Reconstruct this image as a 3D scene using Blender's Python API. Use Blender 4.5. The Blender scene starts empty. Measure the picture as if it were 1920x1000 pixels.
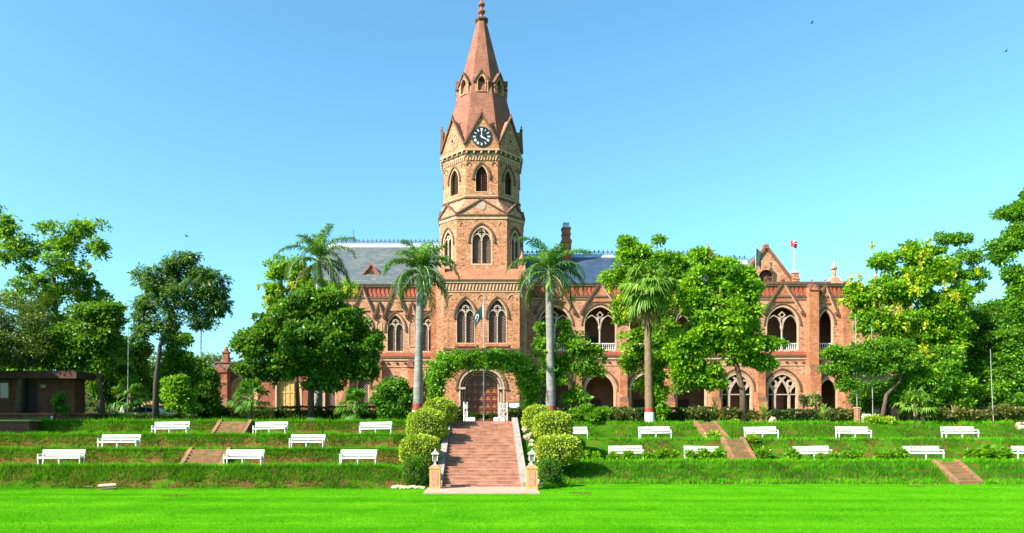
import bpy, bmesh, math, random
import numpy as np
from mathutils import Vector, Matrix
from mathutils.geometry import tessellate_polygon

R = math.radians
scene = bpy.context.scene
COL = scene.collection
random.seed(7)

# ---------------------------------------------------------------- camera
# pinhole of the photograph: focal length in photo pixels, principal column, horizon row
F, CX, H0, EYE = 1314.0, 903.0, 807.0, 3.0
cam_d = bpy.data.cameras.new('camera')
cam = bpy.data.objects.new('camera', cam_d)
COL.objects.link(cam)
cam.location = (0, 0, EYE)
cam.rotation_euler = (R(90), 0, 0)
cam_d.sensor_width = 36.0
cam_d.lens = 36.0 * F / 1920.0
cam_d.shift_x = (960.0 - CX) / 1920.0
cam_d.shift_y = (H0 - 500.0) / 1920.0
cam_d.clip_end = 3000
scene.camera = cam

# ---------------------------------------------------------------- sky, sun, exposure
SUN = Vector((-0.68, -0.42, 0.60)).normalized()
world = bpy.data.worlds.new("World")
scene.world = world
world.use_nodes = True
wn, wl = world.node_tree.nodes, world.node_tree.links
bg = wn['Background']
sky = wn.new('ShaderNodeTexSky')
sky.sky_type = 'NISHITA'
sky.sun_disc = False
sky.sun_elevation = math.asin(SUN.z)
sky.sun_rotation = math.atan2(SUN.x, SUN.y) % (2 * math.pi)
sky.air_density = 1.0
sky.dust_density = 1.3
sky.ozone_density = 2.0
tint = wn.new('ShaderNodeMix'); tint.data_type = 'RGBA'; tint.blend_type = 'MULTIPLY'; tint.inputs[0].default_value = 1.0
tint.inputs[7].default_value = (0.86, 1.44, 1.46, 1)
wl.new(sky.outputs[0], tint.inputs[6]); wl.new(tint.outputs[2], bg.inputs[0])
bg.inputs[1].default_value = 0.072
sun_d = bpy.data.lights.new('sun', 'SUN')
sun_d.energy = 5.0
sun_d.angle = R(0.5)
sun_d.color = (1.0, 0.93, 0.80)
sun = bpy.data.objects.new('sun', sun_d)
COL.objects.link(sun)
sun.rotation_euler = SUN.to_track_quat('Z', 'Y').to_euler()
vs_ = scene.view_settings
vs_.view_transform = 'Standard'
vs_.look = 'None'
vs_.gamma = 1
vs_.exposure = 1.6
scene.render.engine = 'CYCLES'
scene.cycles.max_bounces = 6
scene.cycles.transparent_max_bounces = 4

# ---------------------------------------------------------------- helpers
def X(px, Y): return (px - CX) / F * Y
def Z(py, Y): return EYE + (H0 - py) / F * Y
def P(px, py, Y): return Vector((X(px, Y), Y, Z(py, Y)))

ORG = {}
def tag(o, label=None, cat=None, group=None, kind=None):
    if label: o['label'] = label
    if cat: o['category'] = cat
    if group: o['group'] = group
    if kind: o['kind'] = kind
    return o
def thing(name, label, cat, loc=(0, 0, 0), group=None):
    o = bpy.data.objects.new(name, None)
    o.empty_display_size = 0.3
    COL.objects.link(o)
    o.location = loc
    ORG[o] = Vector(loc)
    return tag(o, label, cat, group)
def link(name, me, parent=None, org=None):
    o = bpy.data.objects.new(name, me)
    COL.objects.link(o)
    if parent is not None:
        o.parent = parent
        ORG[o] = ORG[parent]
    else:
        ORG[o] = Vector(org) if org is not None else Vector((0, 0, 0))
        o.location = ORG[o]
    return o
def kids(o): return [c for c in bpy.data.objects if c.parent == o]
def copy_tree(o, children_of, parent=None):
    c = o.copy()
    COL.objects.link(c)
    if parent is not None: c.parent = parent
    for k in children_of.get(o, []): copy_tree(k, children_of, c)
    return c
def family(o):
    d = {}
    for c in bpy.data.objects:
        if c.parent: d.setdefault(c.parent, []).append(c)
    return d

class Fr:
    """a vertical plane: u to the right seen from outside, v up, d outwards"""
    def __init__(s, cx, cy, a=0.0, ang=0.0):
        s.c, s.sn = math.cos(ang), math.sin(ang)
        s.cx, s.cy, s.a = cx, cy, a
    def pt(s, u, v, d=0.0):
        q = s.a + d
        return (s.cx + s.sn * q + u * s.c, s.cy - s.c * q + u * s.sn, v)

class MB:
    def __init__(s):
        s.v, s.f, s.m = [], [], []
    def add(s, vs, fs, m=0):
        b = len(s.v)
        s.v.extend(tuple(p) for p in vs)
        for f in fs:
            s.f.append(tuple(i + b for i in f)); s.m.append(m)
        return s
    def box(s, x0, x1, y0, y1, z0, z1, m=0):
        return s.add([(x0,y0,z0),(x1,y0,z0),(x1,y1,z0),(x0,y1,z0),(x0,y0,z1),(x1,y0,z1),(x1,y1,z1),(x0,y1,z1)],
              [(0,3,2,1),(4,5,6,7),(0,1,5,4),(1,2,6,5),(2,3,7,6),(3,0,4,7)], m)
    def fbox(s, fr, u0, u1, v0, v1, d0, d1, m=0):
        c = [fr.pt(u, v, d) for (u, v, d) in ((u0,v0,d1),(u1,v0,d1),(u1,v0,d0),(u0,v0,d0),(u0,v1,d1),(u1,v1,d1),(u1,v1,d0),(u0,v1,d0))]
        return s.add(c, [(0,3,2,1),(4,5,6,7),(0,1,5,4),(1,2,6,5),(2,3,7,6),(3,0,4,7)], m)
    def prism(s, fr, poly, d0, d1, m=0):
        n = len(poly)
        vs = [fr.pt(u, v, d1) for u, v in poly] + [fr.pt(u, v, d0) for u, v in poly]
        fs = [tuple(range(n)), tuple(range(2*n-1, n-1, -1))]
        for i in range(n):
            j = (i + 1) % n
            fs.append((i, i + n, j + n, j))
        return s.add(vs, fs, m)
    def wall(s, fr, outer, holes, t, d=0.0, m=0, mr=None):
        mr = m if mr is None else mr
        loops = [outer] + holes
        tri = tessellate_polygon([[Vector((u, v, 0)) for u, v in lp] for lp in loops])
        flat = [q for lp in loops for q in lp]
        vs = [fr.pt(u, v, d) for u, v in flat]
        fs = []
        for a, b, c in tri:
            A, B, C = flat[a], flat[b], flat[c]
            cr = (B[0]-A[0])*(C[1]-A[1]) - (B[1]-A[1])*(C[0]-A[0])
            if abs(cr) < 1e-9: continue
            fs.append((a, b, c) if cr > 0 else (a, c, b))
        s.add(vs, fs, m)
        for k, lp in enumerate(loops):
            n = len(lp)
            vs = [fr.pt(u, v, d) for u, v in lp] + [fr.pt(u, v, d - t) for u, v in lp]
            fs = []
            for i in range(n):
                j = (i + 1) % n
                fs.append((i, i + n, j + n, j) if k == 0 else (i, j, j + n, i + n))
            s.add(vs, fs, m if k == 0 else mr)
        return s
    def strip(s, fr, path, w, d0, d1, closed=False, m=0):
        n = len(path)
        L, Rr = [], []
        for i in range(n):
            p = Vector(path[i])
            a = Vector(path[i-1]) if (i > 0 or closed) else None
            b = Vector(path[(i+1) % n]) if (i < n-1 or closed) else None
            t1 = (p - a) if a is not None else (b - p)
            t2 = (b - p) if b is not None else (p - a)
            if t1.length < 1e-9: t1 = t2
            if t2.length < 1e-9: t2 = t1
            t1, t2 = t1.normalized(), t2.normalized()
            n1, n2 = Vector((-t1.y, t1.x)), Vector((-t2.y, t2.x))
            mm = n1 + n2
            if mm.length < 1e-6: mm = n1.copy()
            mm.normalize()
            k = 1.0 / max(0.45, mm.dot(n1))
            L.append(p + mm * (w/2*k)); Rr.append(p - mm * (w/2*k))
        vs = []
        for l, r in zip(L, Rr):
            vs += [fr.pt(l.x, l.y, d1), fr.pt(r.x, r.y, d1), fr.pt(l.x, l.y, d0), fr.pt(r.x, r.y, d0)]
        fs = []
        for i in range(n if closed else n-1):
            a, b = 4*i, 4*((i+1) % n)
            fs += [(a, a+1, b+1, b), (a, b, b+2, a+2), (a+1, a+3, b+3, b+1), (a+2, b+2, b+3, a+3)]
        if not closed:
            e = 4*(n-1)
            fs += [(0, 2, 3, 1), (e, e+1, e+3, e+2)]
        return s.add(vs, fs, m)
    def rings(s, rings, cap=True, m=0):
        n = len(rings[0])
        vs = [p for r in rings for p in r]
        fs = []
        for k in range(len(rings)-1):
            for i in range(n):
                j = (i + 1) % n
                fs.append((k*n+i, k*n+j, (k+1)*n+j, (k+1)*n+i))
        if cap:
            fs.append(tuple(range(n-1, -1, -1)))
            fs.append(tuple(range((len(rings)-1)*n, len(rings)*n)))
        return s.add(vs, fs, m)
    def lathe(s, c, prof, n=8, m=0, ph=0.0):
        rs = [[(c[0]+r*math.cos(2*math.pi*i/n+ph), c[1]+r*math.sin(2*math.pi*i/n+ph), c[2]+z) for i in range(n)] for r, z in prof]
        return s.rings(rs, True, m)
    def tube(s, pts, rad, n=6, m=0, cap=True):
        pts = [Vector(p) for p in pts]
        if not hasattr(rad, '__len__'): rad = [rad]*len(pts)
        rings, prev = [], None
        for i, p in enumerate(pts):
            t = (pts[min(i+1, len(pts)-1)] - pts[max(i-1, 0)])
            t = t.normalized() if t.length > 1e-9 else Vector((0, 0, 1))
            if prev is None:
                a = Vector((1, 0, 0)) if abs(t.x) < 0.8 else Vector((0, 1, 0))
            else: a = prev
            e1 = (a - t * a.dot(t))
            if e1.length < 1e-5: e1 = Vector((0, 1, 0)) - t*t.y
            e1.normalize(); prev = e1
            e2 = t.cross(e1)
            rings.append([tuple(p + e1*(rad[i]*math.cos(2*math.pi*k/n)) + e2*(rad[i]*math.sin(2*math.pi*k/n))) for k in range(n)])
        return s.rings(rings, cap, m)
    def bar(s, a, b, r, n=4, m=0): return s.tube([a, b], r, n, m)
    def build(s, name, mats, parent=None, org=None, smooth=False):
        if not isinstance(mats, (list, tuple)): mats = [mats]
        base = ORG[parent] if parent is not None else (Vector(org) if org is not None else Vector((0, 0, 0)))
        me = bpy.data.meshes.new(name)
        bx, by, bz = base
        me.from_pydata([(x-bx, y-by, z-bz) for x, y, z in s.v], [], s.f)
        for m_ in mats: me.materials.append(m_)
        me.polygons.foreach_set('material_index', s.m)
        if smooth: me.polygons.foreach_set('use_smooth', [True]*len(s.f))
        me.update()
        return link(name, me, parent, org)

def np_mesh(name, V, K, mat, parent=None, org=None, tone=None, mi=None):
    """V: (N*K,3) corners of N separate K-gons"""
    base = ORG[parent] if parent is not None else (Vector(org) if org is not None else Vector((0, 0, 0)))
    V = V - np.array(base)
    nv = len(V); nf = nv // K
    me = bpy.data.meshes.new(name)
    me.vertices.add(nv); me.vertices.foreach_set('co', V.astype(np.float32).ravel())
    me.loops.add(nv); me.loops.foreach_set('vertex_index', np.arange(nv, dtype=np.int32))
    me.polygons.add(nf); me.polygons.foreach_set('loop_start', np.arange(0, nv, K, dtype=np.int32))
    me.update(calc_edges=True)
    for m_ in (mat if isinstance(mat, (list, tuple)) else [mat]): me.materials.append(m_)
    if mi is not None: me.polygons.foreach_set('material_index', mi.astype(np.int32))
    if tone is not None:
        at = me.attributes.new('tone', 'FLOAT', 'FACE')
        at.data.foreach_set('value', tone.astype(np.float32))
    return link(name, me, parent, org)

def nz(x, y, s=1.0):
    """cheap smooth 2-D noise in -1..1"""
    x, y = x*s, y*s
    return (np.sin(1.7*x+.3+1.3*np.sin(.9*y+1.1)) + np.sin(2.3*y-1.7+1.1*np.sin(1.3*x)) + .6*np.sin(4.1*x+3.3*y+.8*np.sin(2.9*y)) + .5*np.sin(5.3*y-4.7*x+2.2))/3.1

# ---------------------------------------------------------------- materials
def nmat(name):
    m = bpy.data.materials.new(name); m.use_nodes = True
    nt = m.node_tree
    return m, nt.nodes, nt.links, nt.nodes['Principled BSDF']
def ramp(nd, cols):
    r = nd.new('ShaderNodeValToRGB')
    e = r.color_ramp.elements
    while len(e) < len(cols): e.new(0.5)
    for i, (p, c) in enumerate(cols):
        e[i].position = p; e[i].color = (*c, 1)
    return r
def sc(c, k): return tuple(min(1, x*k) for x in c)
def mixer(nd, lk, fac, a, b, mode='MIX'):
    mx = nd.new('ShaderNodeMix'); mx.data_type = 'RGBA'; mx.blend_type = mode
    if isinstance(fac, (int, float)): mx.inputs[0].default_value = fac
    else: lk.new(fac, mx.inputs[0])
    for i, q in ((6, a), (7, b)):
        if isinstance(q, tuple): mx.inputs[i].default_value = (*q, 1)
        else: lk.new(q, mx.inputs[i])
    return mx.outputs[2]
def coords(nd, lk, scale=(1, 1, 1)):
    tc = nd.new('ShaderNodeTexCoord'); mp = nd.new('ShaderNodeMapping')
    mp.inputs['Scale'].default_value = scale
    lk.new(tc.outputs['Object'], mp.inputs[0])
    return mp.outputs[0]
def noise(nd, lk, vec, scale, detail=4, rough=.6):
    n = nd.new('ShaderNodeTexNoise'); n.inputs['Scale'].default_value = scale
    n.inputs['Detail'].default_value = detail; n.inputs['Roughness'].default_value = rough
    lk.new(vec, n.inputs['Vector']); return n
def bumped(nd, lk, b, h, strength=.4, dist=.05):
    bp = nd.new('ShaderNodeBump'); bp.inputs['Strength'].default_value = strength; bp.inputs['Distance'].default_value = dist
    lk.new(h, bp.inputs['Height']); lk.new(bp.outputs[0], b.inputs['Normal'])

def brick_mat(name, c, dark, light, amt=.55, rough=.85):
    m, nd, lk, b = nmat(name)
    v = coords(nd, lk)
    n1 = noise(nd, lk, v, .55, 6)
    vb = coords(nd, lk, (3.4, 3.4, 8.5))
    vo = nd.new('ShaderNodeTexVoronoi'); vo.inputs['Scale'].default_value = 1.0; lk.new(vb, vo.inputs['Vector'])
    sep = nd.new('ShaderNodeSeparateColor'); lk.new(vo.outputs['Color'], sep.inputs[0])
    r1 = ramp(nd, [(.0, dark), (.32, c), (.68, c), (1.0, light)])
    lk.new(sep.outputs[0], r1.inputs[0])
    r2 = ramp(nd, [(.30, sc(c, .55)), (.50, c), (.70, sc(light, 1.05))])
    lk.new(n1.outputs[0], r2.inputs[0])
    base = mixer(nd, lk, amt, r2.outputs[0], r1.outputs[0])
    vs2 = coords(nd, lk, (1.6, 1.6, .22))
    n2 = noise(nd, lk, vs2, 1.1, 5)
    r3 = ramp(nd, [(.40, (1, 1, 1)), (.58, (.80, .76, .73)), (.74, (.42, .37, .34))])
    lk.new(n2.outputs[0], r3.inputs[0])
    out = mixer(nd, lk, .55, base, r3.outputs[0], 'MULTIPLY')
    lk.new(out, b.inputs['Base Color'])
    b.inputs['Roughness'].default_value = rough
    bumped(nd, lk, b, vo.outputs['Distance'], .35, .04)
    return m
def plain(name, c, rough=.6, var=.25, scale=3.0, metal=0.0, spec=None, bump=0.0):
    m, nd, lk, b = nmat(name)
    v = coords(nd, lk)
    n = noise(nd, lk, v, scale, 5)
    r = ramp(nd, [(.3, sc(c, 1-var)), (.7, sc(c, 1+var*.6))])
    lk.new(n.outputs[0], r.inputs[0]); lk.new(r.outputs[0], b.inputs['Base Color'])
    b.inputs['Roughness'].default_value = rough; b.inputs['Metallic'].default_value = metal
    if bump: bumped(nd, lk, b, n.outputs[0], bump, .05)
    return m
def leaf_mat(name, dark, mid, light, trans=.35, rough=.45):
    m, nd, lk, b = nmat(name)
    at = nd.new('ShaderNodeAttribute'); at.attribute_name = 'tone'
    r = ramp(nd, [(0.05, dark), (.5, mid), (.95, light)])
    lk.new(at.outputs['Fac'], r.inputs[0])
    lk.new(r.outputs[0], b.inputs['Base Color'])
    b.inputs['Roughness'].default_value = rough
    b.inputs['Specular IOR Level'].default_value = .35 if rough < .6 else .05
    tr = nd.new('ShaderNodeBsdfTranslucent')
    warm = mixer(nd, lk, .5, r.outputs[0], (.30, .50, .02))
    lk.new(warm, tr.inputs['Color'])
    mx = nd.new('ShaderNodeMixShader'); mx.inputs[0].default_value = trans
    lk.new(b.outputs[0], mx.inputs[1]); lk.new(tr.outputs[0], mx.inputs[2])
    lk.new(mx.outputs[0], nd['Material Output'].inputs['Surface'])
    return m

M = {}
M['brick'] = brick_mat('brick_tan', (.335, .138, .060), (.12, .034, .013), (.52, .28, .16), .82)
M['brick_o'] = brick_mat('brick_orange', (.32, .105, .042), (.17, .035, .014), (.46, .23, .12), .55)
M['brick_w'] = brick_mat('brick_wing', (.37, .168, .092), (.16, .046, .020), (.53, .31, .19), .75)
M['brick_s'] = brick_mat('brick_spire', (.188, .062, .035), (.10, .030, .016), (.28, .112, .066), .6)
M['brick_r'] = brick_mat('brick_red', (.22, .058, .028), (.11, .02, .009), (.33, .12, .06), .5)
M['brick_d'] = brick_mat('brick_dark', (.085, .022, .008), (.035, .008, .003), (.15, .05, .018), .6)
M['terra'] = plain('terracotta', (.29, .065, .03), .8, .3, 2.5)
M['stone_b'] = plain('stone_brown', (.11, .048, .027), .85, .35, 2.0)
M['stone_c'] = plain('stone_cream', (.40, .25, .155), .85, .25, 2.0)
M['stone_p'] = plain('stone_pale', (.34, .25, .195), .8, .25, 2.5)
M['dark'] = plain('dark_interior', (.025, .014, .010), .9, .4, 2.0)
M['inner'] = plain('veranda_plaster', (.16, .065, .035), .9, .3, 1.0)
M['louvre'] = plain('louvre_wood', (.065, .018, .012), .7, .3, 5.0)
M['lattice'] = plain('lattice_wood', (.20, .12, .09), .8, .3, 3.0)
M['white'] = plain('white_paint', (.60, .585, .57), .5, .22, 5.0)
M['white_r'] = plain('white_railing', (.55, .48, .47), .6, .15, 4.0)
M['yellow_p'] = plain('ochre_panel', (.44, .26, .08), .8, .25, 2.0)
M['wood_door'] = plain('carved_door_wood', (.13, .028, .010), .4, .4, 4.0)
M['gold'] = plain('ochre_relief', (.24, .105, .03), .45, .3, 5.0)
M['lead'] = plain('ridge_lead', (.30, .32, .40), .5, .25, 1.2)
M['crest'] = plain('ridge_iron', (.07, .085, .13), .6, .3, 3.0)
M['clock_b'] = plain('clock_black', (.006, .007, .012), .35, .2, 3.0)
M['iron'] = plain('grey_metal', (.30, .31, .33), .4, .2, 6.0, .4)
M['black'] = plain('black_iron', (.015, .015, .016), .45, .2, 6.0)
M['red'] = plain('red_cloth', (.55, .015, .03), .8, .2, 2.0)
M['redpaint'] = plain('red_paint', (.22, .018, .015), .7, .3, 3.0)
M['flag_g'] = plain('flag_green', (.004, .032, .026), .8, .25, 2.0)
M['rock'] = plain('pale_rock', (.42, .30, .22), .9, .45, 3.0, bump=.6)
M['log'] = plain('bleached_log', (.30, .245, .165), .9, .35, 4.0, bump=.5)
M['bark'] = plain('bark_brown', (.085, .050, .030), .9, .4, 3.0, bump=.6)
M['bark_d'] = plain('bark_dark', (.045, .028, .018), .9, .4, 3.0, bump=.6)
def ring_bark(name, c):
    m, nd, lk, b = nmat(name)
    n = noise(nd, lk, coords(nd, lk, (.6, .6, 7)), 1.0, 5); n2 = noise(nd, lk, coords(nd, lk), 1.3, 6)
    r = ramp(nd, [(.3, sc(c, .62)), (.5, c), (.7, sc(c, 1.25))]); lk.new(n.outputs[0], r.inputs[0])
    r2 = ramp(nd, [(.3, (.6, .58, .54)), (.6, (1.1, 1.1, 1.1))]); lk.new(n2.outputs[0], r2.inputs[0])
    lk.new(mixer(nd, lk, 1, r.outputs[0], r2.outputs[0], 'MULTIPLY'), b.inputs['Base Color']); b.inputs['Roughness'].default_value = .9
    bumped(nd, lk, b, n.outputs[0], .6, .04); return m
M['bark_p'] = ring_bark('palm_bark_grey', (.17, .16, .15))
M['bark_f'] = plain('fan_palm_bark', (.15, .095, .05), .95, .4, 3.0, bump=.8)
M['shaft'] = plain('palm_crownshaft', (.14, .22, .04), .5, .35, 1.5)
M['glass'] = plain('car_glass', (.02, .03, .04), .08, .1, 3.0)
M['car'] = plain('silver_blue_car_paint', (.30, .38, .50), .25, .05, 2.0, .5)
M['rubber'] = plain('tyre_rubber', (.02, .02, .02), .8, .2, 3.0)
M['pillar_y'] = plain('ochre_pillar_trim', (.44, .23, .06), .8, .2, 3.0)
M['pillar_p'] = plain('pink_pillar_panel', (.36, .17, .12), .85, .3, 5.0)
M['lampglass'] = plain('lantern_glass', (.16, .15, .13), .15, .15, 4.0)
M['board'] = plain('notice_board_white', (.74, .74, .78), .5, .1, 3.0)
M['graffiti'] = plain('black_scribble', (.02, .02, .03), .6, .1, 3.0)
M['bird'] = plain('bird_dark', (.02, .017, .015), .8, .2, 3.0)

def slate_mat(name, s1, s2, s3):
    m, nd, lk, b = nmat(name)
    v = coords(nd, lk, (1, 1, 1))
    sp = nd.new('ShaderNodeSeparateXYZ'); lk.new(v, sp.inputs[0])
    cb = nd.new('ShaderNodeCombineXYZ'); lk.new(sp.outputs[0], cb.inputs[0])
    ml = nd.new('ShaderNodeMath'); ml.operation = 'MULTIPLY'; ml.inputs[1].default_value = 1.4
    lk.new(sp.outputs[2], ml.inputs[0]); lk.new(ml.outputs[0], cb.inputs[1])
    br = nd.new('ShaderNodeTexBrick'); lk.new(cb.outputs[0], br.inputs['Vector'])
    br.inputs['Scale'].default_value = 1.0
    br.inputs['Brick Width'].default_value = .75; br.inputs['Row Height'].default_value = .42
    br.inputs['Mortar Size'].default_value = .035; br.inputs['Bias'].default_value = 0
    br.inputs['Color1'].default_value = (*s1, 1); br.inputs['Color2'].default_value = (*s2, 1)
    br.inputs['Mortar'].default_value = (*s3, 1)
    n = noise(nd, lk, v, .5, 6)
    r = ramp(nd, [(.35, (.72, .75, .85)), (.6, (1.05, 1.0, .95)), (.78, (1.35, 1.15, .9))])
    lk.new(n.outputs[0], r.inputs[0])
    lk.new(mixer(nd, lk, 1.0, br.outputs[0], r.outputs[0], 'MULTIPLY'), b.inputs['Base Color'])
    b.inputs['Roughness'].default_value = .55
    bumped(nd, lk, b, br.outputs['Fac'], -.5, .03)
    return m
M['slate'] = slate_mat('roof_slate', (.068, .084, .092), (.118, .130, .128), (.038, .047, .055))
M['slate_b'] = slate_mat('roof_slate_blue', (.022, .042, .085), (.040, .066, .115), (.014, .025, .05))

def grass_ground(name, g1, g2, soil, soil_lo, soil_hi, stripe=0.0, sc2=14, slope=0.0):
    m, nd, lk, b = nmat(name)
    v = coords(nd, lk)
    n1 = noise(nd, lk, v, .35, 5); n2 = noise(nd, lk, v, sc2, 6, .75); n3 = noise(nd, lk, v, .9, 7, .7)
    r = ramp(nd, [(.3, g1), (.7, g2)]); lk.new(n1.outputs[0], r.inputs[0])
    r2 = ramp(nd, [(.3, (.6, .62, .6)), (.7, (1.28, 1.22, 1.1))]); lk.new(n2.outputs[0], r2.inputs[0])
    g = mixer(nd, lk, .85, r.outputs[0], r2.outputs[0], 'MULTIPLY')
    r3 = ramp(nd, [(soil_lo, (0, 0, 0)), (soil_hi, (1, 1, 1))]); 
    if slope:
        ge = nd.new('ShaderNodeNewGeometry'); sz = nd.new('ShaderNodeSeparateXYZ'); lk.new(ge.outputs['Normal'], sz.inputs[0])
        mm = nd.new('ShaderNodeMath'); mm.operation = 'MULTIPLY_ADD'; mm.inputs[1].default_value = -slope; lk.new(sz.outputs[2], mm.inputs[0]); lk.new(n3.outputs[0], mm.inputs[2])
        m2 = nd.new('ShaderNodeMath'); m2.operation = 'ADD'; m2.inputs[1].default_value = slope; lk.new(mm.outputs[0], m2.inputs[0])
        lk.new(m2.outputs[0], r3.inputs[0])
    else: lk.new(n3.outputs[0], r3.inputs[0])
    so = mixer(nd, lk, .7, soil, r2.outputs[0], 'MULTIPLY')
    out = mixer(nd, lk, r3.outputs[0], g, so)
    if stripe:
        vs3 = coords(nd, lk, (.02, 1, 1)); n4 = noise(nd, lk, vs3, .55, 3)
        r4 = ramp(nd, [(.36, (.68, .80, .8)), (.5, (1.0, 1.0, 1.0)), (.64, (1.30, 1.12, 1.0))]); lk.new(n4.outputs[0], r4.inputs[0])
        out = mixer(nd, lk, stripe, out, r4.outputs[0], 'MULTIPLY')
    lk.new(out, b.inputs['Base Color']); b.inputs['Roughness'].default_value = .95
    b.inputs['Specular IOR Level'].default_value = .0
    bumped(nd, lk, b, n2.outputs[0], .8, .08)
    return m
M['lawn'] = grass_ground('lawn_grass', (.036, .20, .003), (.085, .30, .006), (.16, .24, .012), .60, .80, 1.0, 9)
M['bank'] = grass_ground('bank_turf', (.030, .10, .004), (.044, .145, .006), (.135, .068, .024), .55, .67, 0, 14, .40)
M['plateau'] = grass_ground('upper_ground', (.05, .12, .012), (.08, .15, .02), (.20, .12, .055), .48, .58)
def brickpave(name, c1, c2, mo, w=.42, h=.1):
    m, nd, lk, b = nmat(name)
    v = coords(nd, lk)
    sp = nd.new('ShaderNodeSeparateXYZ'); lk.new(v, sp.inputs[0])
    cb = nd.new('ShaderNodeCombineXYZ'); lk.new(sp.outputs[0], cb.inputs[0])
    ad = nd.new('ShaderNodeMath'); ad.operation = 'ADD'; lk.new(sp.outputs[1], ad.inputs[0]); lk.new(sp.outputs[2], ad.inputs[1])
    lk.new(ad.outputs[0], cb.inputs[1])
    br = nd.new('ShaderNodeTexBrick'); lk.new(cb.outputs[0], br.inputs['Vector']); br.inputs['Scale'].default_value = 1
    br.inputs['Brick Width'].default_value = w; br.inputs['Row Height'].default_value = h; br.inputs['Mortar Size'].default_value = .012
    br.inputs['Color1'].default_value = (*c1, 1); br.inputs['Color2'].default_value = (*c2, 1); br.inputs['Mortar'].default_value = (*mo, 1)
    n = noise(nd, lk, v, 1.6, 7, .7)
    r = ramp(nd, [(.32, (.62, .62, .62)), (.5, (1, 1, 1)), (.72, (1.35, 1.45, 1.45))]); lk.new(n.outputs[0], r.inputs[0])
    lk.new(mixer(nd, lk, 1, br.outputs[0], r.outputs[0], 'MULTIPLY'), b.inputs['Base Color'])
    b.inputs['Roughness'].default_value = .9
    bumped(nd, lk, b, n.outputs[0], .3, .03)
    return m
M['step'] = brickpave('brick_steps', (.27, .098, .058), (.36, .16, .10), (.20, .115, .08))
M['step_o'] = brickpave('orange_brick_steps', (.22, .07, .028), (.28, .115, .055), (.13, .085, .035))
def mossy(m):
    nd, lk = m.node_tree.nodes, m.node_tree.links; b = nd['Principled BSDF']
    src = b.inputs['Base Color'].links[0].from_socket
    n = noise(nd, lk, coords(nd, lk), 2.2, 8, .75)
    r = ramp(nd, [(.46, (0, 0, 0)), (.60, (1, 1, 1))]); lk.new(n.outputs[0], r.inputs[0])
    lk.new(mixer(nd, lk, r.outputs[0], src, (.095, .085, .025)), b.inputs['Base Color'])
mossy(M['step_o'])
M['slab'] = plain('pale_stone_slab', (.34, .235, .175), .9, .25, 2.5, bump=.2)
M['stringer'] = plain('weathered_stone_kerb', (.25, .21, .185), .9, .35, 2.0, bump=.3)

M['leaf_dk'] = leaf_mat('leaf_deep_green', (.012, .055, .005), (.040, .145, .007), (.12, .29, .012), .35)
M['leaf_md'] = leaf_mat('leaf_mid_green', (.022, .09, .005), (.078, .225, .007), (.19, .39, .012), .42)
M['leaf_br'] = leaf_mat('leaf_bright_green', (.045, .15, .004), (.13, .31, .006), (.28, .48, .010), .48)
M['leaf_ol'] = leaf_mat('leaf_olive', (.03, .05, .008), (.06, .10, .012), (.11, .15, .02), .3)
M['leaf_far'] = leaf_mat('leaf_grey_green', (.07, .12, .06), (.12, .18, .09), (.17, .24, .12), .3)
M['leaf_top'] = leaf_mat('leaf_golden_hedge', (.13, .20, .008), (.28, .36, .02), (.46, .50, .045), .3)
M['leaf_palm'] = leaf_mat('palm_leaflet', (.012, .045, .012), (.03, .10, .018), (.08, .22, .03), .3)
M['leaf_fan'] = leaf_mat('fan_palm_blade', (.06, .14, .012), (.14, .27, .028), (.26, .40, .06), .4)
M['leaf_dry'] = leaf_mat('dry_frond', (.10, .06, .02), (.20, .13, .04), (.32, .22, .06), .3)
M['leaf_crot'] = leaf_mat('croton_leaf', (.035, .04, .012), (.08, .10, .02), (.19, .13, .03), .25)
M['leaf_var'] = leaf_mat('variegated_leaf', (.10, .16, .04), (.28, .26, .09), (.48, .40, .2), .25)
M['blossom'] = leaf_mat('yellow_blossom', (.34, .38, .02), (.52, .50, .02), (.68, .60, .04), .45)
M['blade'] = leaf_mat('grass_blade', (.008, .052, .002), (.026, .165, .003), (.12, .42, .005), .3, .8)
M['leaf_dryg'] = leaf_mat('dry_grass_blade', (.06, .045, .012), (.13, .10, .03), (.22, .19, .06), .3, .7)
M['blade_lawn'] = leaf_mat('lawn_blade', (.022, .17, .002), (.055, .28, .003), (.12, .38, .006), .15, .9)

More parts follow.
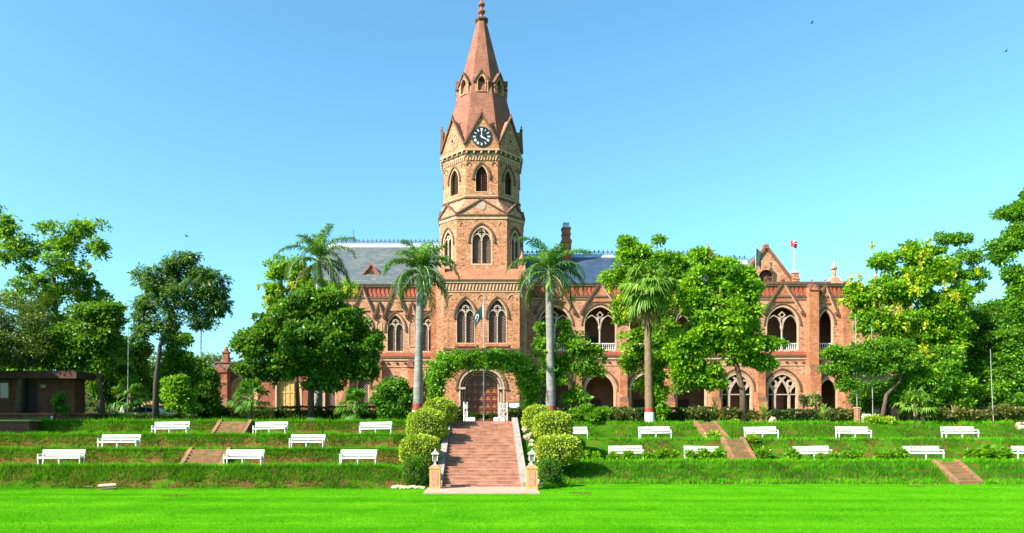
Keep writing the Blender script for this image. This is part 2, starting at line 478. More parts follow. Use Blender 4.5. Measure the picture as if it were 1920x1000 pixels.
# ================================================================ GROUND
TOPZ = 3.6
LP = np.array([(30, -.12), (35.4, -.10), (36.0, .08), (37.0, 1.02), (39.75, 1.0), (40.4, 1.82), (43.0, 1.82), (43.65, 2.64), (46.6, 2.60), (47.5, 3.52), (52, 3.6), (80, 3.6)])
RP = np.array([(30, -.12), (38.4, -.10), (39.5, .08), (42.6, 1.05), (45.6, 1.08), (47.4, 2.3), (50.0, 2.36), (53.0, 3.48), (58, 3.6), (80, 3.6)])
SP = np.array([(30, -.12), (35.6, -.12), (36.5, -.2), (47.4, 3.3), (48.5, 3.5), (52, 3.6), (80, 3.6)])
SE = np.array([(30, -.12), (35.8, -.10), (36.8, .12), (47.4, 3.45), (49, 3.6), (80, 3.6)])
def bank_h(x, y, jitter=True):
    x = np.asarray(x, float); y = np.asarray(y, float)
    wob = .17 * nz(x, y*0, .3) + .12 * nz(x, y, 1.1)
    side = np.where(x < 0, np.interp(y + wob, LP[:, 0], LP[:, 1]), np.interp(y + wob, RP[:, 0], RP[:, 1]))
    emb = np.interp(y, SE[:, 0], SE[:, 1]); st = np.interp(y, SP[:, 0], SP[:, 1])
    t = np.clip((np.abs(x) - 2.9) / 2.2, 0, 1); t = t*t*(3-2*t)
    z = emb*(1-t) + side*t
    if jitter: z = z + .035*nz(x, y, 2.6)*t + .03*nz(x+9, y, 6.0)*t
    return np.where(np.abs(x) < 2.45, st, z)
def ground_z(x, y): return float(bank_h([x], [y])[0])

def grid_mesh(name, xs, ys, hf, mat):
    XX, YY = np.meshgrid(xs, ys)
    ZZ = hf(XX, YY)
    V = np.stack([XX.ravel(), YY.ravel(), ZZ.ravel()], 1)
    nx, ny = len(xs), len(ys)
    i = np.arange(nx*ny).reshape(ny, nx)
    Fq = np.stack([i[:-1, :-1].ravel(), i[:-1, 1:].ravel(), i[1:, 1:].ravel(), i[1:, :-1].ravel()], 1)
    me = bpy.data.meshes.new(name)
    me.from_pydata(V.tolist(), [], Fq.tolist()); me.materials.append(mat)
    me.polygons.foreach_set('use_smooth', [True]*len(Fq)); me.update()
    o = link(name, me)
    o['kind'] = 'structure'
    return o
xs = np.concatenate([[-700, -300, -150, -90, -70], np.arange(-56, -5.2, .28), np.arange(-5.2, -2.5, .15), [-2.46, -2.44], np.arange(-2, 2.1, 1), [2.44, 2.46], np.arange(2.6, 5.3, .15), np.arange(5.4, 56, .28), [70, 90, 150, 300, 700]])
ys = np.concatenate([[31, 34, 35], np.arange(35.2, 54, .14), [54.5, 55.5, 57, 60]])
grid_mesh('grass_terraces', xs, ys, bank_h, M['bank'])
grid_mesh('lawn', np.linspace(-700, 700, 29), np.concatenate([np.arange(-200, 0, 40), np.arange(0, 44, 4)]), lambda x, y: x*0, M['lawn'])
grid_mesh('upper_ground', np.linspace(-1500, 1500, 31), np.array([59.9, 70, 80, 100, 150, 300, 600, 1500, 2500]), lambda x, y: x*0 + 3.598, M['plateau'])
b = MB().box(-2.6, 2.6, 47.3, 86.6, 3.3, 3.612)
b.build('brick_path', M['step'])['kind'] = 'structure'

# ---------------------------------------------------------------- main staircase
st = thing('staircase', 'wide brick staircase with stone side kerbs climbing the terraces to the tower', 'stairs', (0, 36.5, 0))
N = 22
for i in range(N):
    y0 = 36.5 + i*10.9/N; z1 = (i+1)*3.61/N
    b = MB(); b.box(-2.05, 2.05, y0, y0 + 10.9/N + .02, max(0, z1-.36), z1 - .045)
    b.box(-2.05, 2.05, y0 - .008, y0 + 10.9/N - .005, z1-.045, z1)
    b.build('step', M['step'], st)
for s in (-1, 1):
    prof = [(36.35, -.1), (36.35, .28), (47.35, 3.86), (47.9, 3.86), (47.9, -.1)]
    b = MB(); x0, x1 = sorted((s*2.053, s*2.42))
    b.add([(x0, y, z) for y, z in prof] + [(x1, y, z) for y, z in prof],
          [(4,3,2,1,0), (5,6,7,8,9)] + [(i, (i+1) % 5, 5+(i+1) % 5, 5+i) for i in range(5)])
    b.build('side_kerb', M['stringer'], st)
b = MB().box(-2.75, 2.75, 33.0, 36.49, -.2, .06)
b.build('stone_landing', M['slab'])['kind'] = 'structure'

# ---------------------------------------------------------------- gate pillars with lanterns at the stair foot
def pillar(x, y, lab):
    t = thing('gate_pillar', lab, 'pillar', (x, y, 0), 'pillars at the foot of the stairs')
    b = MB().box(x-.27, x+.27, y-.27, y+.27, 0, 1.06)
    b.box(x-.31, x+.31, y-.31, y+.31, -.05, .10); b.box(x-.30, x+.30, y-.30, y+.30, 1.06, 1.13)
    b.build('shaft', M['pillar_y'], t)
    MB().box(x-.16, x+.16, y-.283, y-.272, .2, .96).build('panel', M['pillar_p'], t)
    fz = 1.13
    MB().rings([[(x-w, y-w, z), (x+w, y-w, z), (x+w, y+w, z), (x-w, y+w, z)] for w, z in ((.26, fz), (.20, fz+.07), (.08, fz+.14))]).build('cap', M['pillar_p'], t)
    l = thing('lantern', 'white square lantern standing on the %s stair pillar' % ('left' if x < 0 else 'right'), 'lantern', (x, y, fz+.14), 'lanterns on the stair pillars')
    z = fz + .14
    MB().lathe((x, y, z), [(.07, 0), (.07, .05), (.03, .08), (.03, .12), (.11, .15), (.12, .18)], 10).build('base', M['white'], l)
    MB().box(x-.10, x+.10, y-.10, y+.10, z+.185, z+.50).build('glass', M['lampglass'], l)
    b = MB()
    for sx in (-1, 1):
        for sy in (-1, 1): b.box(x+sx*.115-.016, x+sx*.115+.016, y+sy*.115-.016, y+sy*.115+.016, z+.18, z+.52)
    b.build('frame', M['white'], l)
    b = MB().rings([[(x-w, y-w, zz), (x+w, y-w, zz), (x+w, y+w, zz), (x-w, y+w, zz)] for w, zz in ((.20, z+.52), (.19, z+.55), (.06, z+.66), (.03, z+.72), (.01, z+.80))])
    b.build('lantern_roof', M['white'], l)
pillar(X(816, 35.6), 35.6, 'ochre and pink pillar at the foot of the stairs, left side')
pillar(X(997, 35.6), 35.6, 'ochre and pink pillar at the foot of the stairs, right side')

# ---------------------------------------------------------------- short flights set into the terraces
def short_flight(lab, pxs, prof, n, mat, lean=0.0):
    (xa, xb), (ya, za, yb, zb) = pxs, prof
    t = thing('garden_steps', lab, 'steps', ((xa+xb)/2, ya, za), 'brick steps set into the terraces')
    w = .22
    b = MB()
    for i in range(n):
        y0 = ya + (yb-ya)*i/n; z1 = za + (zb-za)*(i+1)/n
        sh = lean*i/n
        b.box(xa+w+sh, xb-w+sh, y0, yb+.1, z1-(zb-za)/n - .05, z1)
    b.build('treads', mat, t)
    for x0, x1 in ((xa, xa+w), (xb-w, xb)):
        pr = [(ya-.12, za-.15), (ya-.12, za+.12), (yb, zb+.12), (yb+.25, zb+.12), (yb+.25, za-.15)]
        b = MB(); s1 = lean
        def sx(y): return s1*max(0, min(1, (y-ya)/(yb-ya)))
        b.add([(x0+sx(y), y, z) for y, z in pr] + [(x1+sx(y), y, z) for y, z in pr],
              [(4,3,2,1,0), (5,6,7,8,9)] + [(i, (i+1) % 5, 5+(i+1) % 5, 5+i) for i in range(5)])
        b.build('side_kerb', M['step_o'], t)
short_flight('short orange brick flight in the lower left terrace, between two white benches', (X(344, 39.6), X(424, 39.6)), (39.15, 1.0, 40.35, 1.90), 5, M['step_o'])
short_flight('worn earthy steps in the top left terrace below the tree and hedge', (X(398, 46.2), X(462, 46.2)), (45.85, 2.62, 47.35, 3.60), 6, M['step_o'])
short_flight('long narrow brick flight in the middle of the right bank, lower part with red treads', (16.05, 17.6), (44.9, 1.08, 47.2, 2.42), 8, M['step_o'], .1)
short_flight('upper brick flight on the right bank under the dark shrubs', (15.95, 17.55), (49.6, 2.38, 52.7, 3.6), 8, M['step_o'], .05)
short_flight('broad brick flight down to the lawn near the scribbled bench at far right', (26.3, 27.85), (38.9, .03, 42.4, 1.10), 7, M['step_o'], 1.1)

# ================================================================ COLLEGE BUILDING
Y0 = 87.0
CB = thing('college_building', 'long gothic brick college with a tall clock tower and spire above the terraces', 'building', (0, Y0, TOPZ))

def arch(cu, w, v0, vs, va, n=8):
    r = va - vs
    RR = (w*w + r*r) / (2*w)
    th = math.atan2(r, RR - w) if RR >= w else math.pi - math.atan2(r, w - RR)
    pts = [(cu-w, v0), (cu+w, v0)]
    ar = [(RR*math.cos(th*i/n), RR*math.sin(th*i/n)) for i in range(n+1)]
    right = [(cu + w - RR + a, vs + c) for a, c in ar]
    left = [(2*cu - u, v) for u, v in right[:-1]][::-1]
    return pts + right + left
def arch_open(cu, w, v0, vs, va, n=8):
    p = arch(cu, w, v0, vs, va, n)
    return p[1:] + [p[0]]
def hood(cu, w, vs, va, n=8):
    """only the curved part, right springing to left springing"""
    return arch(cu, w, vs, vs, va, n)[1:] + [(cu-w, vs)]
def circ(cu, cv, r, n=14): return [(cu + r*math.cos(2*math.pi*i/n), cv + r*math.sin(2*math.pi*i/n)) for i in range(n)]
def hw_at(w, vs, va, v):
    if v <= vs: return w
    if v >= va: return 0
    r = va-vs; RR = (w*w+r*r)/(2*w)
    return max(0, w - RR + math.sqrt(max(0, RR*RR - (v-vs)**2)))

def gothic_window(fr, cu, w, v0, vs, va, lights=2, style='lattice', dep=.42, frame=.17, hoodw=.16, parent=CB, name='window', col=None):
    b = MB()
    b.strip(fr, arch(cu, w-frame/2, v0+frame/2, vs, va-frame*.6), frame, -.34, .03, True)
    if hoodw:
        b.strip(fr, hood(cu, w+hoodw*1.2, vs-.15, va+hoodw*1.5), hoodw, 0, .15, m=1)
        for s in (-1, 1): b.fbox(fr, cu+s*(w+hoodw*1.2)-.13, cu+s*(w+hoodw*1.2)+.13, vs-.40, vs-.15, 0, .17, m=1)
    win = b.build(name, [M['stone_c'], M['stone_b']], parent)
    iw = w - frame
    MB().prism(fr, arch(cu, iw+.02, v0, vs, va-.1), -dep-.03, -dep).build('pane', M['dark'] if style != 'louvre' else M['louvre'], win)
    if style == 'lattice':
        b = MB(); step = .34
        for sgn in (-1, 1):
            c = -(va-v0) - 2*iw
            while c < (va-v0) + 2*iw:
                seg = []
                for i in range(40):
                    v = v0 + (va-.25-v0)*i/39
                    u = sgn*(v-v0) + c
                    if abs(u) < hw_at(iw, vs, va-.25, v): seg.append((cu+u, v))
                if len(seg) >= 2: b.strip(fr, [seg[0], seg[-1]], .065, -dep+.005 + (.012 if sgn > 0 else 0), -dep+.035 + (.012 if sgn > 0 else 0))
                c += step
        b.build('lattice', M['lattice'], win)
    elif style == 'louvre':
        b = MB(); v = v0 + .15
        while v < va - .35:
            h = hw_at(iw, vs, va-.15, v) - .02
            if h > .08:
                a = [fr.pt(cu-h, v, -dep+.16), fr.pt(cu+h, v, -dep+.16), fr.pt(cu+h, v+.12, -dep+.01), fr.pt(cu-h, v+.12, -dep+.01)]
                b.add(a, [(0, 1, 2, 3)])
            v += .19
        b.fbox(fr, cu-.05, cu+.05, v0, va-.25, -dep, -dep+.2)
        b.build('louvre', M['louvre'], win)
    if lights == 2:
        b = MB(); tw = .13
        b.fbox(fr, cu-tw/2, cu+tw/2, v0+.05, vs+.05, -.30, -.06)
        b.fbox(fr, cu-tw, cu+tw, vs-.12, vs+.08, -.31, -.04)
        sw = iw/2
        for s in (-1, 1):
            b.strip(fr, hood(cu+s*sw, sw-.02, vs, vs + sw*1.35), tw, -.28, -.08+.004*s)
        rr = min(.42, iw*.36); cv = vs + sw*1.35 + rr*.45
        while hw_at(iw, vs, va, cv+rr*.7) < rr*.75 and rr > .12: rr *= .93
        b.strip(fr, circ(cu, cv, rr), tw*.9, -.27, -.09, True)
        for k in range(4):
            a = math.pi/2*k
            b.strip(fr, [(cu+rr*math.cos(a+.4), cv+rr*math.sin(a+.4)), (cu+rr*.45*math.cos(a+.785), cv+rr*.45*math.sin(a+.785)), (cu+rr*math.cos(a+1.17), cv+rr*math.sin(a+1.17))], .06, -.25, -.11)
        b.build('tracery', M['stone_p'], win)
    return win

def slant_dentils(b, fr, u0, u1, v0, v1, n, d=.10, m=0):
    w = (u1-u0)/n
    for i in range(n):
        a = u0 + w*i
        b.prism(fr, [(a+w*.05, v0), (a+w*.55, v0), (a+w*.95, v1), (a+w*.45, v1)], 0, d, m)
def finial(b, x, y, z, s=1.0, m=0):
    b.lathe((x, y, z), [(.16*s, -.05), (.16*s, .08*s), (.08*s, .14*s), (.07*s, .3*s), (.15*s, .4*s), (.15*s, .48*s), (.06*s, .6*s), (.02*s, .85*s)], 8, m)

# ------------------------------------------------- porch bay in front of the tower
fp = Fr(0, Y0)
pz = lambda py: Z(py, Y0)
pu = lambda px: X(px, Y0)
W = 4.72
wins = [(pu(873), 1.2), (pu(932.5), 1.2)]
holes = [arch(c, w, pz(645), pz(592), pz(560)) for c, w in wins]
dw, dv0, dvs, dva = 2.75, TOPZ-.05, pz(727), pz(694)
door_hole = [(-dw, TOPZ-.0), (dw, TOPZ-.0)] + arch(0, dw, TOPZ, dvs, dva)[2:]
outer = [(-W, TOPZ-.3), (W, TOPZ-.3), (W, pz(527)), (-W, pz(527))]
b = MB()
b.wall(fp, outer, [h for h in holes] + [door_hole], .5)
b.box(-W, -W+.5, Y0+.5, 92.5, TOPZ-.3, pz(527)); b.box(W-.5, W, Y0+.5, 92.5, TOPZ-.3, pz(527))
porch = b.build('porch', M['brick'], CB)
b = MB()
slant_dentils(b, fp, -W+.1, W-.1, pz(545), pz(533.5), 22, .12)
b.build('frieze', M['stone_c'], porch)
b = MB()
b.fbox(fp, -W-.15, W+.15, pz(527), pz(524.5), -.5, .30, 1); b.fbox(fp, -W-.1, W+.1, pz(531), pz(527), -.2, .18, 0)
b.fbox(fp, -W, W, pz(548), pz(546), 0, .08, 0)
b.fbox(fp, -W-.06, W+.06, pz(657), pz(653.5), 0, .22, 1); b.fbox(fp, -W, W, pz(661), pz(657), 0, .10, 0)
b.fbox(fp, -W, W, pz(670), pz(668), 0, .10, 0)
for i in range(8): b.lathe((-W+.6 + i*(2*W-1.2)/7, Y0-.12, pz(665.5)), [(.10, -.12), (.16, 0), (.10, .12)], 6, 1)
for px in (846, 902.5, 960):
    b.strip(fp, hood(pu(px), .52, pz(562), pz(552.5), 6), .09, 0, .08, m=0)
b.build('string_course', [M['stone_c'], M['stone_b'], M['terra']], porch)
for c, w in wins: MB().fbox(fp, c-1.4, c+1.4, pz(650), pz(645.2), 0, .16).build('window_sill', M['brick_o'], porch)
for c, w in wins: gothic_window(fp, c, w, pz(645), pz(592), pz(560), 2, 'lattice', frame=.13)
# portal: stepped orders and the carved door
b = MB()
for k, (w_, d0, d1, m_) in enumerate(((.20, -.45, .10, 0), (.16, -.75, -.22, 1), (.20, -1.0, -.50, 0), (.16, -1.3, -.80, 1), (.18, -1.5, -1.05, 0))):
    o_ = dw - .02 - k*.155
    path = arch_open(0, o_, TOPZ, dvs, dva - k*.14)
    b.strip(fp, path, w_, d0, d1, m=m_)
b.strip(fp, hood(0, dw+.35, dvs, dva+.45), .2, 0, .16, m=1)
for s in (-1, 1):
    b.fbox(fp, s*2.45-.45, s*2.45+.45, dvs-.22, dvs+.04, -.9, .14, 0)
    b.fbox(fp, s*(dw+.35)-.2, s*(dw+.35)+.2, dvs-.3, dvs-.0, 0, .2, 1)
b.build('portal_arch', [M['stone_p'], M['stone_b']], CB)
b = MB(); b.prism(fp, arch(0, 2.14, TOPZ, dvs, dva-.5), -1.5, -1.35)
for v in np.arange(TOPZ+.1, dva-.6, .93):
    h = hw_at(2.1, dvs, dva-.55, v)
    if h > .4: b.fbox(fp, -h, h, v, v+.16, -1.36, -1.28)
for u in (-2.0, -1.2, -.42, .42, 1.2, 2.0):
    top = next((v for v in np.arange(dva, TOPZ, -.05) if hw_at(2.1, dvs, dva-.55, v) > abs(u)+.1), dvs)
    b.fbox(fp, u-.06, u+.06, TOPZ+.05, top, -1.36, -1.29)
door = b.build('entrance_door', M['wood_door'], CB)
for i in range(5):
    for j in range(6):
        b = MB()
        u = -1.6 + .8*i; v = TOPZ + .62 + j*.93
        if hw_at(2.1, dvs, dva-.55, v+.3) < abs(u)+.25: continue
        b.prism(fp, [(u-.24, v-.24), (u+.24, v-.24), (u+.12, v-.02), (u, v+.2), (u-.12, v-.02)], -1.36, -1.31)
        for q, (du, dv) in enumerate(((-.17, -.14), (.17, -.14), (0, .17))): b.prism(fp, circ(u+du, v+dv, .115, 8), -1.36, -1.30 - .004*q)
        b.build('carved_rosette', M['gold'], door)
b = MB().fbox(fp, -2.2, 2.2, TOPZ-.1, TOPZ+.12, -1.6, .4); b.fbox(fp, -2.6, 2.6, TOPZ-.1, TOPZ+.06, -.2, .7)
b.build('doorstep', M['stone_b'], CB)
# notice board fixed beside the door
b = MB().fbox(fp, pu(953), pu(974), pz(766), pz(754), .02, .10)
nb = b.build('notice_board', M['board'], CB)
MB().strip(fp, [(pu(953), pz(766)), (pu(974), pz(766)), (pu(974), pz(754)), (pu(953), pz(754))], .12, .02, .16, True).build('board_frame', M['stone_b'], nb)

# ------------------------------------------------- tower
TY = 95.5
def ring8(front, h, z):
    """chamfered square ring, h half side, front half length of the four main faces"""
    return [(-front, TY-h, z), (front, TY-h, z), (h, TY-front, z), (h, TY+front, z), (front, TY+h, z), (-front, TY+h, z), (-h, TY+front, z), (-h, TY-front, z)]
def oct8(a, z):
    return ring8(a*.41421, a, z)
h1, f1 = 5.5, 3.25
ch_a = (h1 + f1)/math.sqrt(2)            # apothem of the chamfers
ch_w = (h1 - f1)/math.sqrt(2)            # half width of a chamfer
t_w = lambda py: Z(py, 90.0)
zb0, zbelt = 3.5, t_w(404)
b = MB()
win_specs = []
for k in range(8):
    ang = k*math.pi/4
    if k % 2 == 0:
        fr = Fr(0, TY, h1, ang); hwf = f1; ww = 1.42
    else:
        fr = Fr(0, TY, ch_a, ang); hwf = ch_w; ww = .92
    z0, zs, za = t_w(498), t_w(450), t_w(423)
    hol = []
    if k in (0, 1, 7):
        hol = [arch(0, ww, z0, zs, za - (0 if k == 0 else .25))]
        win_specs.append((fr, ww, z0, zs, za - (0 if k == 0 else .25)))
    b.wall(fr, [(-hwf, zb0), (hwf, zb0), (hwf, zbelt), (-hwf, zbelt)], hol, .5)
tower = b.build('tower', M['brick'], CB)
for i, (fr, ww, z0, zs, za) in enumerate(win_specs):
    gothic_window(fr, 0, ww, z0, zs, za, 2, 'lattice', .45, .24, .18, CB)
# gablets, string belts, broach up to the octagon
zo = t_w(370)
b = MB()
b.rings([ring8(f1, h1, zbelt+.0), oct8(5.2, zo-.35), oct8(5.05, zo)], False)
gb = b.build('broach', M['brick_w'], tower)
b = MB()
for z0, z1, e, m_ in ((t_w(411), t_w(405), .10, 0), (t_w(405), t_w(402.5), .22, 1)):
    b.rings([ring8(f1+e*.414, h1+e, z0), ring8(f1+e*.414, h1+e, z1)], True, m_)
bo = MB()
for z0, z1, e, m_ in ((zo, zo+.22, .16, 1), (zo+.22, zo+.4, .08, 0)):
    bo.rings([oct8(5.05+e, z0), oct8(5.05+e, z1)], True, m_)
bo.build('belfry_sill', [M['stone_c'], M['stone_b']], tower)
for k in (0, 1, 2, 6, 7):
    ang = k*math.pi/4
    fr = Fr(0, TY, h1, ang) if k % 2 == 0 else Fr(0, TY, ch_a, ang)
    hwf = f1 if k % 2 == 0 else ch_w
    if k % 2 == 0:
        for s in (-1, 1): b.strip(fr, hood(s*(hwf-.75), .33, t_w(424), t_w(416), 6), .08, 0, .07, m=0)
b.build('string_course', [M['stone_c'], M['stone_b']], tower)
for k in (0, 1, 2, 6, 7):
    ang = k*math.pi/4
    fr = Fr(0, TY, h1, ang) if k % 2 == 0 else Fr(0, TY, ch_a, ang)
    hwf = (f1 if k % 2 == 0 else ch_w) + .02
    ap = t_w(374) if k % 2 == 0 else t_w(379)
    b = MB().prism(fr, [(-hwf, zbelt+.12), (hwf, zbelt+.12), (0, ap-.1)], -2.2, .06, 0)
    b.strip(fr, [(hwf+.12, zbelt+.12), (0, ap), (-hwf-.12, zbelt+.12)], .2, -.1, .22, m=1)
    g = b.build('gablet', [M['brick_w'], M['stone_b']], tower)
    if k % 2 == 0:
        MB().prism(fr, circ(0, t_w(386), .56, 20), .06, .11).build('medallion', M['stone_p'], g)
    else:
        MB().strip(fr, hood(0, .5, t_w(392), t_w(384), 6), .1, .06, .12).build('blind_arch', M['stone_b'], g)
# octagonal belfry
zc = Z(290, 90.45)
b = MB(); ow = []
for k in range(8):
    fr = Fr(0, TY, 5.05, k*math.pi/4); hwf = 5.05*.41421
    z0, zs, za = Z(361, 90.45), Z(331, 90.45), Z(309, 90.45)
    hol = []
    if k in (0, 1, 7, 2, 6):
        hol = [arch(0, .86, z0, zs, za)]; ow.append(fr)
    b.wall(fr, [(-hwf, zo-.3), (hwf, zo-.3), (hwf, zc), (-hwf, zc)], hol, .5)
belfry = b.build('belfry', M['brick'], CB)
for fr in ow:
    gothic_window(fr, 0, .86, z0, zs, za, 1, 'louvre', .5, .12, .2, CB, 'louvred_window')
b = MB()
for k in (0, 1, 2, 6, 7):
    fr = Fr(0, TY, 5.05, k*math.pi/4); hwf = 5.05*.41421
    slant_dentils(b, fr, -hwf+.06, hwf-.06, Z(301, 90.45), Z(294, 90.45), 11, .12, 0)
    for s in (-1, 1): b.strip(fr, hood(s*(hwf-.45), .3, Z(311, 90.45), Z(305, 90.45), 6), .09, 0, .08, m=1)
b.build('frieze', [M['stone_c'], M['stone_b']], belfry)
b = MB()
b.rings([oct8(5.15, zc-.25), oct8(5.22, zc)], True, 1)
b.rings([oct8(5.30, zc), oct8(5.30, zc+.38)], True, 0)
b.rings([oct8(5.50, zc+.38), oct8(5.52, zc+.62)], True, 1)
for k in range(8):
    fr = Fr(0, TY, 5.30, k*math.pi/4)
    for i in range(5):
        q = fr.pt(-1.9+i*.95, zc+.18, .08)
        b.lathe(q, [(.09, -.16), (.17, 0), (.10, .18)], 6, 1)
b.build('cornice', [M['stone_b'], M['stone_c']], belfry)
# clock gables
zg0 = zc + .60
gap = Z(212, 90.2)
clock = None
for k in range(8):
    fr = Fr(0, TY, 5.32, k*math.pi/4); hwf = 5.32*.41421
    b = MB().prism(fr, [(-hwf, zg0), (hwf, zg0), (hwf, zg0+.75), (0, gap-.25), (-hwf, zg0+.75)], -3.2, 0, 0)
    b.strip(fr, [(hwf+.05, zg0+.62), (0, gap), (-hwf-.05, zg0+.62)], .22, -.12, .22, m=1)
    b.fbox(fr, -.1, .1, gap-.2, gap+.1, 0, .28, 1)
    q = fr.pt(0, gap+.05, .1); finial(b, q[0], q[1], q[2], .8, 2)
    g = b.build('clock_gable', [M['brick'], M['stone_b'], M['terra']], CB)
    cv = Z(257, 90.2)
    if k == 0:
        b = MB().prism(fr, circ(0, cv, 1.22, 40), .0, .07, 0)
        clock = b.build('clock', M['clock_b'], CB)
        b = MB(); b.strip(fr, circ(0, cv, 1.24, 40), .10, .0, .13, True); b.build('clock_rim', M['black'], clock)
        b = MB()
        numer = {12: 'XII', 1: 'I', 2: 'II', 3: 'III', 4: 'IIII', 5: 'V', 6: 'VI', 7: 'VII', 8: 'VIII', 9: 'IX', 10: 'X', 11: 'XI'}
        for hnum, tx in numer.items():
            a = math.pi/2 - hnum*math.pi/6
            wd = {'I': .075, 'V': .15, 'X': .15}
            tot = sum(wd[c] for c in tx); off = -tot/2
            def loc(lx, ly):
                r = .93 + ly
                return (r*math.cos(a) + lx*math.sin(a), cv + r*math.sin(a) - lx*math.cos(a))
            for c in tx:
                cx_ = off + wd[c]/2; hh = .17
                if c == 'I': segs = [((cx_, -hh), (cx_, hh))]
                elif c == 'V': segs = [((cx_-.05, hh), (cx_, -hh)), ((cx_+.05, hh), (cx_, -hh))]
                else: segs = [((cx_-.05, hh), (cx_+.05, -hh)), ((cx_+.05, hh), (cx_-.05, -hh))]
                for n_, (p_, q_) in enumerate(segs): b.strip(fr, [loc(*p_), loc(*q_)], .048, .07, .088 + .003*n_)
                off += wd[c]
        b.build('numerals', M['white'], clock)
        def hand(a, L, w_, d):
            du, dv = math.cos(a), math.sin(a)
            pl = [(-.18*du - w_*.6*dv*-1, -.18*dv - w_*.6*du), (.55*L*du + w_*dv, .55*L*dv - w_*du), (L*du, L*dv), (.55*L*du - w_*dv, .55*L*dv + w_*du), (-.18*du - w_*.6*dv, -.18*dv + w_*.6*du)]
            MB().strip(fr, [(-.2*du, cv-.2*dv), (L*.6*du, cv+L*.6*dv), (L*du, cv+L*dv)], w_, d, d+.02).build('hand', M['white'], clock)
        hand(math.pi/2, .92, .085, .10); hand(math.pi/2 - 4*math.pi/6 - .03, .66, .13, .125)
    else:
        b = MB()
        for i in range(8):
            a = i*math.pi/4
            b.strip(fr, circ(.72*math.cos(a), cv+.72*math.sin(a), .26, 8), .07, 0, .06, True)
        b.strip(fr, circ(0, cv, 1.08, 20), .07, 0, .07, True, 0)
        b.prism(fr, circ(0, cv, .24, 12), 0, .02, 1)
        b.strip(fr, circ(0, cv, .28, 12), .1, 0, .1, True, 0)
        b.build('rosette', [M['stone_c'], M['dark']], g)
# spire
zs0, zs1 = zc + .6, 58.6
sa = lambda z: .62 + .243*(zs1 - z)
b = MB(); b.rings([oct8(sa(z), z) for z in (zs0, 44, 48, 52, 56, zs1)], True)
spire = b.build('spire', M['brick_s'], CB)
b = MB()
b.rings([oct8(.72, zs1-.1), oct8(.88, zs1+.12), oct8(.88, zs1+.3), oct8(.45, zs1+.5)], True, 0)
b.lathe((0, TY, zs1+.45), [(.26, 0), (.2, .35), (.22, .55), (.5, .85), (.52, 1.0), (.24, 1.25), (.16, 1.5), (.2, 1.6), (.46, 1.85), (.46, 2.0), (.2, 2.25), (.13, 2.5), (.17, 2.65), (.3, 2.85), (.15, 3.1), (.05, 3.5)], 12, 1)
b.build('finial', [M['stone_b'], M['terra']], spire)
for k in range(8):
    zl = Z(173, 92.3); ap = Z(132, 92.3)
    fr = Fr(0, TY, sa(zl)+.06, k*math.pi/4)
    ar_ = (0, .47, zl+.1, zl+1.3, zl+2.05); lo_ = [(-.86, zl-.05), (.86, zl-.05), (.86, zl+1.55), (0, ap-.12), (-.86, zl+1.55)]
    b = MB()
    b.wall(fr, lo_, [arch(*ar_)], .45)
    b.prism(fr, lo_, -1.7, -.45)
    b.strip(fr, [(1.02, zl+1.3), (0, ap), (-1.02, zl+1.3)], .16, -.5, .18, m=1)
    b.strip(fr, arch(0, .53, zl+.06, zl+1.3, zl+2.13), .1, -.05, .08, True, m=0)
    b.prism(fr, arch(*ar_), -.44, -.43, 2)
    b.build('lucarne', [M['brick_w'], M['stone_b'], M['dark']], spire)
M['brick_pr'] = brick_mat('brick_tile_roof', (.27, .098, .045), (.15, .045, .018), (.34, .15, .075), .5)
# lean-to roof over the porch and its pinnacles
b = MB()
zr0, zr1 = pz(524.3), t_w(504)
b.add([(-W-.1, Y0-.2, zr0), (W+.1, Y0-.2, zr0), (5.2, 90.02, zr1), (-5.2, 90.02, zr1), (-5.5, 92.5, zr1), (5.5, 92.5, zr1), (-W-.1, 92.5, zr0), (W+.1, 92.5, zr0)],
      [(0, 1, 2, 3), (3, 2, 5, 4), (1, 7, 5, 2), (0, 3, 4, 6)])
b.build('porch_roof', M['brick_pr'], porch)
for px, Yp in ((828, 89.2), (978.5, 89.2)):
    x = X(px, Yp); zt = Z(472, Yp); zb = Z(506, Yp)
    b = MB()
    b.box(x-.62, x+.62, Yp-.62, Yp+.62, TOPZ, zb-.9)
    for (w_, z_a, z_b) in ((.55, zb-.9, zb), ):
        b.rings([[(x-q, Yp-q, z), (x+q, Yp-q, z), (x+q, Yp+q, z), (x-q, Yp+q, z)] for q, z in ((.62, zb-.9), (.42, zb-.5), (.42, zb+.6), (.50, zb+.65), (.50, zb+.8), (.30, zb+.9))], True)
    b.lathe((x, Yp, zb+.88), [(.26, 0), (.26, .3), (.34, .36), (.34, .5), (.12, 1.0), (.14, 1.1), (.03, 1.45)], 8)
    b.build('pinnacle', M['brick_w'], CB)

# ------------------------------------------------- wings
YW = 92.0
fw = Fr(0, YW)
wz = lambda py: Z(py, YW)
wu = lambda px: X(px, YW)
eave = wz(535)
# left wing
cols = [619, 680.5, 741.5, 803]
hl, wl_ = [], []
for px in cols:
    hl.append(arch(wu(px), 1.2, wz(661), wz(617), wz(588))); wl_.append((wu(px), 1.2, wz(661), wz(617), wz(588)))
lw = [(wu(px), .85, TOPZ+1.4, wz(722), wz(707)) for px in cols]
hl2 = [arch(*a) for a in lw]
b = MB()
uL, uR = wu(588), wu(838)
b.wall(fw, [(uL, TOPZ-.3), (uR, TOPZ-.3), (uR, eave), (uL, eave)], hl + hl2, .5)
b.box(uL, uL+.5, YW+.5, YW+18, TOPZ-.3, eave)
